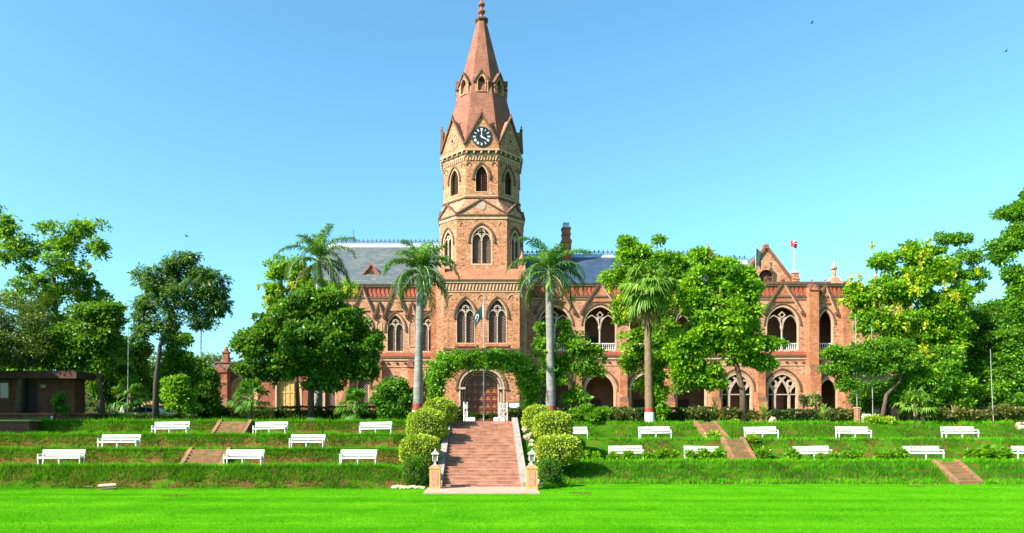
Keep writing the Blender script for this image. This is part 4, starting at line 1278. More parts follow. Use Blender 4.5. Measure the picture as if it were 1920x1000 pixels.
# far belt first: everything the gaps between the trees look out on
far = [(-30, 700, 90, 80), (95, 690, 80, 70), (205, 705, 70, 62), (300, 720, 60, 55), (398, 722, 50, 62), (470, 735, 50, 40)]
for i, (cx, cy, rx, ry) in enumerate(far):
    lab = ['hazy broad tree behind the brick hut at far left', 'hazy round tree behind the left end of the brick hut roof', 'pale far tree between the hut and the slender tree',
           'pale far tree behind the parked car', 'grey green far tree left of the low brick wing', 'low grey green far tree behind the low brick wing'][i]
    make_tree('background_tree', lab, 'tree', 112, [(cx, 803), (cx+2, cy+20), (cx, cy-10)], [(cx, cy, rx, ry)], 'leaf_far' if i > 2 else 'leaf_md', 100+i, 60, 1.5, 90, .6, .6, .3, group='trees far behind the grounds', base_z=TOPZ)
for i, (cx, cy, rx, ry) in enumerate([(1725, 690, 60, 80), (1800, 700, 65, 75), (1880, 690, 70, 80), (1960, 680, 70, 90)]):
    lab = ['dark far tree right of the brick annex', 'dark far tree behind the low red garden wall', 'dark far tree near the right edge behind the leafy masses', 'dark far tree cut by the right edge'][i]
    make_tree('background_tree', lab, 'tree', 108, [(cx, 803), (cx+2, cy+20), (cx, cy-10)], [(cx, cy, rx, ry)], 'leaf_md', 120+i, 70, 1.6, 100, .6, .6, .3, group='trees far behind the grounds', base_z=TOPZ)

M['leaf_sl'] = leaf_mat('slender_leaf', (.015, .055, .012), (.032, .095, .018), (.06, .15, .025), .3)
M['leaf_ivy'] = leaf_mat('ivy_leaf', (.05, .16, .008), (.10, .28, .012), (.17, .40, .02), .4)
T_ = make_tree
# --- left side
T_('flowering_tree', 'tall loose tree with a few yellow blossoms behind the brick hut at left', 'tree', 60, [(108, 795), (112, 690), (105, 590), (100, 500)],
   [(40, 470, 50, 50), (110, 450, 50, 38), (165, 430, 45, 28), (185, 465, 28, 26), (120, 520, 75, 55), (60, 560, 60, 50), (175, 560, 35, 40), (130, 610, 80, 60), (10, 440, 30, 40), (200, 600, 35, 40)],
   'leaf_md', 1, 240, .64, 66, .34, .55, .3, flower=.035, dep=.8)
T_('olive_tree', 'dark olive fine leaved tree at the far left edge above the hut', 'tree', 53.5, [(35, 800), (38, 720), (40, 640)],
   [(20, 610, 75, 65), (-40, 630, 60, 80), (75, 640, 50, 60), (40, 670, 80, 45)], 'leaf_ol', 2, 130, .8, 170, .2, .5, .28, dep=.9)
T_('dark_tree', 'dense dark green tree leaning over the right end of the hut roof', 'tree', 54.5, [(192, 795), (188, 720), (172, 650)],
   [(150, 640, 65, 50), (195, 640, 45, 60), (115, 675, 50, 35), (205, 590, 30, 30), (165, 590, 40, 25)], 'leaf_dk', 3, 120, .85, 160, .3, .55, .22)
T_('tall_tree', 'tall tree beyond the left frame edge showing only its outer sprays', 'tree', 54, [(-125, 800), (-122, 600), (-110, 430)],
   [(-105, 400, 60, 60), (-32, 345, 20, 20), (-20, 392, 20, 14), (-40, 440, 30, 22), (-110, 470, 60, 50), (-45, 500, 25, 20)], 'leaf_md', 4, 70, .6, 120, .3, .5, .3)
T_('slender_tree', 'slender isolated tree with a dark bare trunk and drooping fine leaves against the sky', 'tree', 51, [(292, 786), (292, 720), (300, 650), (318, 600), (330, 560)],
   [(345, 497, 56, 30), (300, 530, 54, 40), (388, 540, 48, 48), (340, 560, 76, 48), (268, 580, 28, 40), (412, 575, 24, 36), (300, 615, 44, 28), (265, 620, 22, 22), (355, 484, 26, 18), (380, 600, 36, 26)],
   'leaf_sl', 5, 330, .46, 46, .34, .30, .21, dep=.9, bark='bark_d', droop=.7, up=.4)
T_('small_tree', 'small leaning creeper clad tree with whitewashed foot against the hut wall', 'tree', 49.2, [(98, 795), (106, 768), (114, 740)],
   [(114, 745, 10, 18), (118, 770, 12, 14), (108, 760, 8, 16)], 'leaf_dk', 27, 26, .24, 60, .2, .5, .07, band=(.55, .56))
T_('leafy_tree', 'mid green tree between the hut and the slender trunk', 'tree', 66, [(238, 795), (236, 730), (232, 690)],
   [(225, 690, 48, 50), (250, 660, 40, 36), (205, 730, 30, 40), (262, 720, 30, 40)], 'leaf_md', 6, 85, .8, 130, .32, .55, .2)
T_('leafy_tree', 'darker mid green tree behind the slender trunk on its right', 'tree', 64, [(352, 795), (352, 740), (356, 690)],
   [(345, 670, 50, 34), (375, 700, 34, 40), (335, 640, 36, 26), (325, 700, 36, 40), (385, 740, 28, 34)], 'leaf_md', 7, 85, .75, 130, .3, .55, .2)
T_('bright_shrub', 'bright lime green leafy shrub right of the slender trunk', 'shrub', 55, [(338, 792), (337, 760), (336, 735)],
   [(332, 722, 26, 22), (340, 745, 30, 24), (320, 750, 18, 22), (352, 765, 24, 18)], 'leaf_br', 8, 46, .5, 120, .26, .6, .08)
T_('dark_tree', 'dark small tree close behind the parked car', 'tree', 68, [(262, 795), (262, 760), (264, 730)], [(262, 715, 34, 28), (285, 735, 30, 24), (240, 745, 24, 22)], 'leaf_dk', 9, 45, .7, 110, .3, .55, .16)
# --- the big ones in front of the building
T_('flowering_tree', 'pale green tree with yellow blossoms behind the left palm crown', 'tree', 70, [(560, 795), (556, 700), (545, 600), (552, 540)],
   [(525, 505, 34, 28), (520, 560, 32, 40), (565, 520, 36, 40), (600, 560, 40, 40), (640, 545, 34, 30), (560, 590, 60, 40)], 'leaf_br', 10, 150, .62, 95, .32, .6, .22, flower=.05)
T_('round_tree', 'large dense dark green round tree in front of the left wing, whitewashed foot', 'tree', 57.5, [(583, 790), (583, 720), (588, 650), (592, 600)],
   [(590, 570, 70, 38), (530, 600, 58, 42), (645, 600, 52, 42), (500, 640, 52, 40), (685, 655, 32, 46), (590, 640, 90, 60), (470, 655, 32, 26), (640, 680, 60, 38), (550, 685, 60, 30), (500, 700, 40, 28), (690, 690, 24, 30), (610, 715, 46, 24), (475, 690, 36, 28), (455, 640, 22, 20), (702, 640, 16, 26)],
   'leaf_dk', 11, 440, .66, 112, .34, .62, .26, band=(.55, .56), dep=.9)
T_('glossy_shrub', 'glossy dark shrub tree just left of the palm beside the entrance', 'shrub', 51, [(737, 788), (737, 765), (736, 745)],
   [(735, 728, 30, 22), (720, 750, 26, 24), (755, 748, 24, 24), (738, 770, 34, 16)], 'leaf_dk', 12, 70, .5, 130, .26, .6, .09)
T_('young_tree', 'thin young tree with loose leaf clusters right of the ivy arch', 'tree', 54.5, [(1078, 790), (1076, 740), (1080, 690), (1085, 650)],
   [(1070, 650, 40, 34), (1105, 690, 34, 36), (1055, 700, 30, 36), (1020, 650, 26, 24), (1080, 745, 34, 26), (1115, 655, 20, 18), (1030, 690, 26, 40), (1015, 615, 18, 15), (1060, 615, 16, 16)], 'leaf_md', 13, 95, .5, 62, .34, .55, .12)
T_('flowering_tree', 'bright green tree with yellowish sprays behind the fan palm', 'tree', 61, [(1240, 795), (1238, 700), (1225, 600), (1205, 530)],
   [(1190, 488, 48, 34), (1175, 460, 24, 22), (1236, 452, 14, 12), (1230, 505, 50, 42), (1158, 525, 34, 24), (1260, 560, 44, 46), (1176, 590, 30, 44), (1240, 640, 50, 60), (1190, 660, 34, 44), (1275, 500, 30, 26), (1225, 720, 40, 34), (1170, 570, 30, 20)], 'leaf_br', 14, 225, .60, 88, .34, .6, .26, flower=.03)
T_('spreading_tree', 'large spreading bright green tree hiding the middle of the right wing', 'tree', 54, [(1395, 790), (1392, 730), (1380, 680), (1350, 620), (1345, 570)],
   [(1340, 520, 56, 48), (1300, 560, 36, 46), (1395, 540, 44, 40), (1402, 590, 32, 46), (1350, 600, 66, 56), (1448, 642, 28, 15), (1310, 640, 50, 46), (1432, 682, 34, 20), (1390, 650, 56, 40), (1290, 700, 40, 44), (1330, 710, 36, 34), (1310, 480, 18, 22), (1270, 665, 40, 44)],
   'leaf_br', 15, 350, .60, 92, .34, .6, .26, dep=.8)
T_('climber_bush', 'bushy green climber at the foot of the fan palm', 'shrub', 54.0, [(1232, 790), (1232, 770), (1230, 750)], [(1234, 755, 17, 28), (1240, 775, 20, 16), (1226, 730, 12, 16)], 'leaf_br', 16, 36, .4, 110, .24, .6, .06)
# --- right side
T_('flowering_tree', 'golden shower tree thick with yellow blossom right of the building end', 'tree', 57, [(1765, 792), (1755, 700), (1735, 640), (1700, 580), (1690, 540)],
   [(1712, 478, 34, 30), (1660, 490, 34, 26), (1748, 510, 48, 36), (1690, 540, 60, 42), (1622, 560, 42, 28), (1765, 575, 50, 44), (1636, 605, 48, 34), (1710, 615, 66, 40), (1785, 625, 46, 40), (1598, 545, 20, 16), (1735, 665, 56, 36), (1685, 672, 46, 30), (1800, 560, 30, 30)], 'leaf_br', 17, 380, .6, 84, .32, .6, .25, flower=.12, dep=.8, petal=.17)
T_('sparse_tree', 'high sparse tree with a bare bent limb behind the golden shower tree', 'tree', 62, [(1772, 792), (1770, 700), (1778, 610), (1790, 560), (1800, 500)],
   [(1785, 450, 44, 16), (1760, 470, 30, 14), (1815, 485, 34, 18), (1830, 515, 26, 16), (1770, 500, 40, 18), (1835, 540, 12, 14), (1800, 520, 34, 16)], 'leaf_md', 18, 120, .42, 58, .3, .5, .22, bark='bark')
T_('tall_tree', 'tall tree cut by the right edge with leafy layers up high', 'tree', 54, [(1945, 795), (1942, 650), (1930, 500), (1935, 420)],
   [(1900, 400, 36, 22), (1890, 465, 44, 18), (1875, 485, 24, 16), (1915, 440, 40, 24), (1925, 530, 36, 34), (1900, 515, 26, 20), (1950, 380, 40, 40), (1930, 575, 34, 30), (1905, 555, 16, 24)], 'leaf_md', 19, 200, .5, 72, .3, .55, .26)
T_('leaning_tree', 'leaning tree with finger leaves in front of the right end of the building', 'tree', 54, [(1652, 792), (1662, 740), (1688, 715), (1690, 690)],
   [(1600, 670, 44, 26), (1570, 690, 30, 18), (1650, 660, 46, 30), (1690, 670, 36, 36), (1630, 690, 50, 22), (1560, 660, 22, 20), (1590, 720, 26, 18)], 'leaf_md', 20, 145, .58, 110, .3, .38, .16, bark='bark', droop=.5)
T_('dark_tree', 'dark green tree mass left of the thin white pole at far right', 'tree', 60, [(1842, 792), (1840, 700), (1835, 650)],
   [(1832, 605, 54, 46), (1800, 660, 50, 46), (1862, 660, 46, 50), (1820, 715, 60, 50), (1875, 590, 40, 34), (1850, 750, 50, 36)], 'leaf_dk', 21, 230, .74, 110, .32, .55, .2)
T_('leafy_tree', 'mid green broad tree at the right edge behind the thin white pole', 'tree', 58, [(1905, 792), (1903, 700), (1900, 660)],
   [(1890, 640, 50, 46), (1912, 690, 50, 50), (1872, 700, 40, 46), (1920, 595, 40, 30), (1900, 745, 56, 40), (1955, 660, 40, 70), (1860, 740, 34, 34)], 'leaf_md', 22, 260, .68, 100, .3, .55, .2)
T_('leafy_tree', 'bright low tree below the golden shower tree near the red bushes', 'tree', 55, [(1722, 792), (1722, 760), (1720, 730)],
   [(1710, 710, 42, 30), (1745, 720, 42, 40), (1772, 690, 42, 42), (1684, 738, 28, 26), (1790, 735, 38, 46), (1735, 755, 40, 24)], 'leaf_md', 23, 190, .58, 95, .3, .55, .13)
T_('dark_shrub', 'dark shrub tree in front of the brick annex left of the bright fan palm', 'shrub', 58, [(1662, 792), (1662, 770), (1660, 750)],
   [(1655, 735, 40, 34), (1625, 745, 30, 30), (1690, 750, 30, 26)], 'leaf_dk', 24, 80, .6, 95, .28, .55, .1)
T_('dark_shrub', 'dark shrub tree between the hut and the parked car', 'shrub', 60, [(205, 792), (205, 765), (204, 740)],
   [(200, 735, 34, 36), (225, 700, 30, 36), (185, 700, 28, 34), (232, 750, 24, 26)], 'leaf_md', 25, 100, .62, 95, .28, .55, .1)
T_('dark_shrub', 'dark shrub between the parked car and the low brick wing', 'shrub', 58, [(382, 792), (382, 770), (384, 750)],
   [(380, 745, 30, 30), (398, 765, 24, 20), (365, 765, 24, 22), (392, 712, 20, 24)], 'leaf_dk', 26, 70, .55, 95, .28, .55, .08)

# ---------------------------------------------------------------- palms
def frond_geo(rng, base, az, el, L, bend, droop, n=34, ll=.62, lw=.075, twist=0):
    pts, e = [np.array(base)], el
    seg = L/14
    d = None
    tang = []
    for i in range(15):
        ee = el - bend*(i/14)**1.25
        t = np.array([math.cos(az)*math.cos(ee), math.sin(az)*math.cos(ee), math.sin(ee)])
        tang.append(t)
        if i: pts.append(pts[-1] + t*seg)
    pts = np.array(pts); tang = np.array(tang)
    V = []
    for s in (-1, 1):
        for k in range(n):
            f = .10 + .90*(k+.5*(s > 0))/n
            i = min(13, int(f*14)); a = f*14 - i
            p = pts[i]*(1-a) + pts[i+1]*a; t = tang[i]
            side = np.cross(t, [0, 0, 1.0]); nn = np.linalg.norm(side)
            side = side/nn if nn > .05 else np.array([-math.sin(az), math.cos(az), 0])
            upv = np.cross(side, t)
            l = ll*(.35 + .65*math.sin(math.pi*min(1, .12 + .80*f)))*(.85+.3*rng.random())
            dr = side*s*(.85 + .2*rng.normal()) + t*(.55+.2*rng.random()) + upv*(.25+.25*rng.normal()) + np.array([0, 0, -droop])
            dr /= np.linalg.norm(dr)
            d2 = dr + np.array([0, 0, -.75]); d2 /= np.linalg.norm(d2)
            w = t*lw*.5
            m = p + dr*l*.55; q = m + d2*l*.5
            V += [p - w*.6, p + w*.6, m + w, m - w, m - w, m + w, q + w*.15, q - w*.15]
    return pts, np.array(V)

def royal_palm(label, base, top, Yp, r0, seed, nf=17, L=3.6, lean=0.0, wrap=None):
    rng = np.random.default_rng(seed)
    (bx, by), (tx, ty) = base, top
    p0 = P(bx, by, Yp); gz = ground_z(p0.x, Yp); p1 = P(tx, ty, Yp)
    t = thing('royal_palm', label, 'palm tree', (p0.x, Yp, gz), 'palms in front of the building')
    H = p1.z - gz
    b = MB(); pts, rr = [], []
    for i in range(15):
        f = i/14
        pts.append((p0.x + (p1.x-p0.x)*f**1.3, Yp, gz - .1 + (H*.86+.1)*f))
        rr.append(r0*(1.18 - .35*f if f > .06 else 1.5 - 4*f) * (1 + .06*math.sin(f*9)))
    b.tube(pts, rr, 12)
    tr = b.build('trunk', M['bark_p'], t, smooth=True)
    q = Vector(pts[0])
    MB().lathe((p0.x, Yp, gz-.1), [(r0*1.55, 0), (r0*1.30, .98)], 14).build('whitewash_band', M['white'], tr)
    MB().lathe((p0.x, Yp, gz+.88), [(r0*1.32, 0), (r0*1.24, .48)], 14).build('red_band', M['redpaint'], tr)
    s0 = Vector(pts[-1]); s1 = p1
    b = MB().tube([s0 - Vector((0, 0, .05)), s0.lerp(s1, .2), s0.lerp(s1, .6), s1, s1 + Vector((0, 0, .5))], [r0*.84, r0*.98, r0*.8, r0*.45, .05], 10)
    b.build('crownshaft', M['shaft'], t, smooth=True)
    ang = rng.random()*6.28
    for k in range(nf):
        f = k/(nf-1)
        az = ang + k*2.39996 + rng.normal()*.12
        el = R(86) - R(98)*f**.95 + rng.normal()*R(6)
        bend = R(48) + R(72)*min(1, f*2.4)*(1.15 - .55*f) + R(24)*rng.random()
        dry = f > .93 and rng.random() < .8
        l = L*(.86 + .2*rng.random())*(.72 if f < .1 else 1)
        pts_, V = frond_geo(rng, np.array(s1) + np.array([0, 0, .25 - .55*f]), az, el, l, bend, .30 + .45*f, 54, .70, .085)
        tone = np.clip(rng.normal(.60 - .38*f + (.25 if f < .3 else 0), .10, len(V)//4) + rng.normal(0, .12, len(V)//4), 0, 1)
        fo = np_mesh('frond', V, 4, M['leaf_dry' if dry else 'leaf_palm'], t, tone=tone)
        MB().tube(pts_, list(np.linspace(.055, .012, len(pts_))), 4).build('frond_rib', M['shaft'], fo)
    return t
royal_palm('royal palm rising behind the large round tree, leftmost of the tall palms', (597, 795), (598, 488), 62, .31, 31, 22, 4.5)
royal_palm('royal palm with grey trunk left of the ivy arch, red band at its foot', (783, 776), (788, 508), 50.5, .30, 32, 22, 3.6)
royal_palm('royal palm with grey trunk right of the ivy arch, in front of the slate roof', (1033, 785), (1030, 508), 53.6, .32, 33, 23, 3.9)

def fan_palm(name, label, base, top, Yp, r0, seed, nf, Rf, mat='leaf_fan', ban=True, el0=75, el1=-55, pet=1.3, group=None):
    rng = np.random.default_rng(seed)
    p0 = P(*base, Yp); gz = ground_z(p0.x, Yp); p1 = P(*top, Yp)
    t = thing(name, label, 'palm tree', (p0.x, Yp, gz), group)
    b = MB(); pts = [(p0.x + (p1.x-p0.x)*f, Yp, gz-.1 + (p1.z-gz+.1)*f) for f in np.linspace(0, 1, 16)]
    b.tube(pts, [r0*(1.35 - .5*f + .05*((i % 2)*2-1)) for i, f in enumerate(np.linspace(0, 1, 16))], 10)
    tr = b.build('trunk', M['bark_f'], t, smooth=True)
    if ban:
        MB().lathe((p0.x, Yp, gz-.1), [(r0*1.5, 0), (r0*1.42, 1.0)], 12).build('whitewash_band', M['white'], tr)
        MB().lathe((p0.x, Yp, gz+.9), [(r0*1.43, 0), (r0*1.36, .3)], 12).build('red_band', M['redpaint'], tr)
    for k in range(nf):
        f = k/max(1, nf-1)
        az = k*2.39996 + rng.normal()*.15; el = R(el0) + (R(el1)-R(el0))*f + rng.normal()*R(7)
        c = np.array(p1) + np.array([0, 0, .1-.4*f])
        d = np.array([math.cos(az)*math.cos(el), math.sin(az)*math.cos(el), math.sin(el)])
        pl = pet*(.75+.4*rng.random())
        hub = c + d*pl + np.array([0, 0, -.15*pl])
        side = np.cross(d, [0, 0, 1.0]); side /= np.linalg.norm(side)+1e-6
        upv = np.cross(side, d)
        V = []
        n = 26
        for i in range(n):
            a = -1.75 + 3.5*i/(n-1)
            l = Rf*(.75+.25*math.cos(a*.8))*(.9+.2*rng.random())
            u = d*math.cos(a) + side*math.sin(a) + upv*(.10*rng.normal())
            u /= np.linalg.norm(u)
            w = np.cross(u, upv)*(.055*Rf)
            m = hub + u*l*.6 + upv*.03; g = np.array([0, 0, -.35*l*(.6+.8*rng.random())])
            q = hub + u*l*.92 + g
            V += [hub - w*.3, hub + w*.3, m + w, m - w, m - w, m + w, q + w*.1, q - w*.1]
        V = np.array(V)
        dry = f > .86 and rng.random() < .6 and ban
        fo = np_mesh('frond', V, 4, M['leaf_dry' if dry else mat], t, tone=np.clip(.5 + rng.normal(0, .2, len(V)//4), 0, 1))
        MB().tube([c, c*.5 + hub*.5 + np.array([0, 0, .08]), hub], [.035, .028, .02], 4).build('leaf_stalk', M['shaft'], fo)
    return t
fan_palm('fan_palm', 'shaggy fan palm with brown trunk and whitewashed foot before the right wing', (1218, 792), (1213, 535), 53.7, .26, 41, 40, 1.5, el0=82, el1=-75, pet=1.15, group=None)
fan_palm('low_fan_palm', 'low dark fan palm in front of the low brick wing', (468, 790), (470, 745), 52, .14, 42, 16, 1.0, 'leaf_dk', False, 80, -20, .9)
fan_palm('low_fan_palm', 'low dark fan palm in the shade right of the round tree', (668, 790), (666, 758), 52, .14, 43, 16, .95, 'leaf_dk', False, 80, -20, .8)
fan_palm('low_fan_palm', 'low dark fan palm left of the parked car', (244, 790), (245, 738), 55, .13, 44, 16, .95, 'leaf_dk', False, 80, -30, .9)
fan_palm('low_fan_palm', 'bright low fan palm among the bushes on the right', (1716, 792), (1716, 762), 54, .12, 45, 14, 1.1, 'leaf_fan', False, 80, -10, .9)

# ---------------------------------------------------------------- clipped bushes by the stairs
def topiary(label, cx, cy, rx, ry, Yt, mat, seed, n, L, box=1.0, cat='bush', name='clipped_bush', group='clipped bushes beside the stairs'):
    rng = np.random.default_rng(seed)
    c = P(cx, cy, Yt); k = Yt/F; a, bb, h = rx*k, rx*k*.95, ry*k
    gz = min(ground_z(c.x, Yt), c.z - h*.8)
    t = thing(name, label, cat, (c.x, Yt, gz), group)
    d = rng.normal(size=(n, 3)); d /= np.linalg.norm(d, axis=1, keepdims=True)
    e = np.sign(d)*np.abs(d)**box
    bump_ = 1 + .05*np.sin(d[:, 0]*7 + seed) * np.cos(d[:, 2]*6+seed) + .04*np.sin(d[:, 1]*9)
    r = (.80 + .21*rng.random(n)**.5)*bump_
    C = np.array(c) + e*r[:, None]*np.array([a, bb, h])
    V = leaves(C, d + rng.normal(size=d.shape)*.7, L, .62, rng, .35, .05)
    # inner twigs
    m = 16
    rings = []
    for i in range(9):
        ph = -math.pi/2 + math.pi*i/8
        cp, sp_ = abs(math.cos(ph))**box, math.copysign(abs(math.sin(ph))**box, math.sin(ph))
        rings.append([(c.x + .80*a*cp*math.cos(2*math.pi*j/m), Yt + .80*bb*cp*math.sin(2*math.pi*j/m), c.z + .82*h*sp_) for j in range(m)])
    MB().rings(rings, True).build('inner_twigs', M['twig'], t, smooth=True)
    b = MB()
    for j in range(4): b.tube([(c.x + .15*math.cos(j*1.6), Yt + .15*math.sin(j*1.6), gz-.1), (c.x + .25*a*math.cos(j*1.6), Yt+.25*a*math.sin(j*1.6), c.z - .3*h)], .035, 5)
    b.build('stem', M['bark'], t)
    np_mesh('foliage', V, 4, M[mat], t, tone=np.clip(.5 + rng.normal(0, .22, n), 0, 1))
    return t
M['twig'] = plain('hedge_inner_twigs', (.035, .045, .012), .9, .4, 6)
topiary('rounded golden green bush at the top left of the stairs', 824, 771, 31, 23, 46.0, 'leaf_top', 51, 5200, .13, .8)
topiary('large rounded golden green bush, middle of the three left of the stairs', 800, 799, 37, 31, 43.0, 'leaf_top', 52, 7000, .13, .8)
topiary('rounded golden green bush, lowest of the three left of the stairs', 787, 845, 37, 28, 39.5, 'leaf_top', 53, 7000, .13, .78)
topiary('small dark green clipped shrub by the left stair pillar', 778, 884, 22, 26, 36.6, 'leaf_dk', 54, 5200, .10, .72)
topiary('golden green bush at the top right of the stairs', 1008, 787, 28, 26, 46.2, 'leaf_top', 55, 5000, .13, .8)
topiary('golden green bush beside the half hidden bench right of the stairs', 1036, 800, 36, 27, 44.5, 'leaf_top', 56, 6500, .13, .78)
topiary('wide golden green bush, lowest on the right of the stairs', 1046, 844, 42, 27, 40.5, 'leaf_top', 57, 7600, .13, .72)
topiary('small dark green clipped shrub by the right stair pillar', 1031, 886, 22, 25, 37.2, 'leaf_dk', 58, 5200, .10, .72)

# ---------------------------------------------------------------- hedges and bushes along the upper ground
def hedge(label, px0, px1, pyt, Yh, thick, mat, seed, dens=900, L=.15, rough=.12):
    rng = np.random.default_rng(seed)
    x0, x1 = X(px0, Yh), X(px1, Yh); zt = Z(pyt, Yh); gz = ground_z((x0+x1)/2, Yh) if Yh < 60 else TOPZ
    t = thing('hedge', label, 'hedge', ((x0+x1)/2, Yh, gz))
    n = int((x1-x0)*dens*.6*(1.9 if Yh < 70 else 1.3))
    x = rng.uniform(x0, x1, n); u = rng.random(n)
    top = zt - gz + rough*nz(x, x*0+seed, 1.1) + rough*.5*nz(x, x*0+seed, 4)
    on_top = u < .4
    y = np.where(on_top, rng.uniform(-thick/2, thick/2, n), -thick/2*(1+.12*rng.normal(size=n)))
    z = np.where(on_top, top*(1-.05*rng.random(n)), top*rng.random(n))
    C = np.stack([x, Yh+y, gz+z], 1)
    D = np.stack([rng.normal(size=n)*.6, np.where(on_top, 0, -1.0)+rng.normal(size=n)*.5, np.where(on_top, 1.0, .3)+rng.normal(size=n)*.3], 1)
    MB().box(x0+.1, x1-.1, Yh-thick*.42, Yh+thick*.42, gz-.1, zt-.22).build('inner_twigs', M['twig'], t)
    np_mesh('foliage', leaves(C, D, L, .55, rng, .35, .1), 4, M[mat], t, tone=np.clip(.45 + .2*nz(x, z, 1.7) + rng.normal(0, .16, n), 0, 1))
hedge('long low dark hedge between the slender tree and the palm, before the left wing', 372, 772, 764, 50.3, 1.2, 'leaf_hd', 61) if False else None
M['leaf_hd'] = leaf_mat('hedge_dark_leaf', (.012, .03, .008), (.025, .06, .012), (.05, .11, .018), .2)
hedge('long low dark hedge before the left wing, from the round tree to the palm', 520, 772, 765, 59.2, 1.2, 'leaf_hd', 61)
hedge('low dark hedge at the foot of the low brick wing', 366, 519, 766, 58.6, 1.1, 'leaf_hd', 62)
hedge('low dark hedge by the slender trunk before the parked car', 196, 364, 779, 52.4, 1.0, 'leaf_hd', 63)
hedge('short dark hedge between the left gate and the golden bushes', 838, 872, 766, 50.2, .9, 'leaf_hd', 64)
hedge('short dark hedge under the white notice board', 950, 992, 766, 50.2, .9, 'leaf_hd', 65)
hedge('low dark hedge right of the ivy arch, before the right wing', 996, 1340, 768, 55.4, 1.1, 'leaf_hd', 66)
hedge('low dark hedge before the traceried arch of the right wing', 1440, 1602, 770, 55.6, 1.1, 'leaf_hd', 67)
hedge('ragged reddish hedge along the upper ground at far right', 1740, 1935, 768, 55.8, 1.3, 'leaf_crot', 68, 700, .2, .25)

def bush(name, label, cx, cy, rx, ry, Yb, mat, seed, nc=16, cr=.34, nl=90, L=.2, wd=.5, group=None, cat='bush', up=.4, droop=.15):
    rng = np.random.default_rng(seed)
    c = P(cx, cy, Yb); k = Yb/F; gz = ground_z(c.x, Yb)
    t = thing(name, label, cat, (c.x, Yb, gz), group)
    d = rng.normal(size=(nc, 3)); d /= np.linalg.norm(d, axis=1, keepdims=True)
    cen = np.array(c) + d*(rng.random((nc, 1))**.5)*np.array([max(.05, rx*k-cr*.6), max(.05, rx*k*.7-cr*.5), max(.05, ry*k-cr*.6)])
    cen[:, 2] = np.maximum(cen[:, 2], gz+.1)
    C, D = clump_cloud(rng, cen, cr*(.7+.5*rng.random(nc)), nl, .8, .4)
    C[:, 2] = np.maximum(C[:, 2], gz+.02)
    b = MB()
    for q in cen[:8]: b.tube([(c.x, Yb, gz-.08), ((c.x+q[0])/2 + .05, (Yb+q[1])/2, gz + (q[2]-gz)*.6), q], [.03, .02, .01], 4)
    b.build('stem', M['bark'], t)
    T = D + rng.normal(size=D.shape)*.5 + np.array([0, 0, .35])
    np_mesh('foliage', leaves(C, T, L, wd, rng, up, droop), 4, M[mat], t, tone=np.clip(np.repeat(rng.normal(.5, .12, nc), nl) + rng.normal(0, .18, nc*nl), 0, 1))
    return t
BU = [('fern_bush', 'feathery green bush at the top of the bank right of the golden bushes', 1108, 776, 42, 18, 52.3, 'leaf_md', 26, .24, .35),
 ('croton_bush', 'brownish green bush left of the fan palm foot', 1172, 777, 30, 14, 52.6, 'leaf_crot', 18, .22, .5),
 ('croton_bush', 'reddish brown bush left of the spiky plant above the brick flight', 1312, 777, 28, 15, 54, 'leaf_crot', 18, .22, .5),
 ('croton_bush', 'reddish brown bush right of the spiky plant above the brick flight', 1366, 778, 24, 14, 54, 'leaf_crot', 15, .22, .5),
 ('croton_bush', 'low mixed brown bush between the two brick flights and the round stone', 1406, 781, 24, 10, 54, 'leaf_crot', 14, .2, .5),
 ('pale_bush', 'pale variegated bush beside the traceried ground arch', 1524, 752, 24, 24, 55.5, 'leaf_var', 20, .2, .6),
 ('croton_bush', 'dark red bush at the right end of the building hedge', 1568, 778, 22, 12, 53.6, 'leaf_crot', 14, .2, .5),
 ('lime_bush', 'low lime yellow mound on the bank edge above a white bench', 1650, 789, 36, 10, 52.8, 'leaf_lime', 24, .18, .5),
 ('croton_bush', 'brownish bush right of the bright fan palm', 1760, 776, 30, 16, 53.5, 'leaf_crot', 20, .22, .5),
 ('croton_bush', 'brown green bush below the small red wall', 1812, 778, 34, 14, 53.3, 'leaf_crot', 20, .22, .5),
 ('croton_bush', 'brown green bush at the right edge of the upper ground', 1890, 776, 40, 15, 53.3, 'leaf_crot', 24, .22, .5),
 ('lime_bush', 'lime yellow bush at the right edge on the bank top', 1900, 792, 20, 8, 51.8, 'leaf_lime', 14, .18, .5),
 ('lime_bush', 'lime tuft left of the brick flight landing on the right bank', 1337, 818, 11, 11, 48.4, 'leaf_lime', 9, .17, .5),
 ('lime_bush', 'lime plants trailing down the right side of the long brick flight', 1406, 825, 12, 12, 47.4, 'leaf_lime', 10, .17, .5),
 ('leafy_bush', 'green leafy bush at the lower right of the long brick flight', 1428, 852, 14, 12, 45.6, 'leaf_br', 11, .17, .5),
 ('lime_bush', 'lime tuft beside the top of the upper brick flight', 1376, 805, 9, 9, 52, 'leaf_lime', 8, .16, .5),
 ('leafy_bush', 'bright bush under the left end of the low hedge by the lawn steps', 520, 782, 0.1, .1, 60, 'leaf_md', 1, .1, .5)]
M['leaf_lime'] = leaf_mat('lime_leaf', (.12, .22, .008), (.22, .36, .012), (.36, .46, .03), .4)
for i, (n_, lab, cx, cy, rx, ry, Yb, mt, nc, L, wd) in enumerate(BU[:-1]):
    if cx > 1050 and 51 < Yb: Yb = max(Yb, 53.6)
    bush(n_, lab, cx, cy, rx, ry, Yb, mt, 200+i, nc, .34, 90, L, wd)

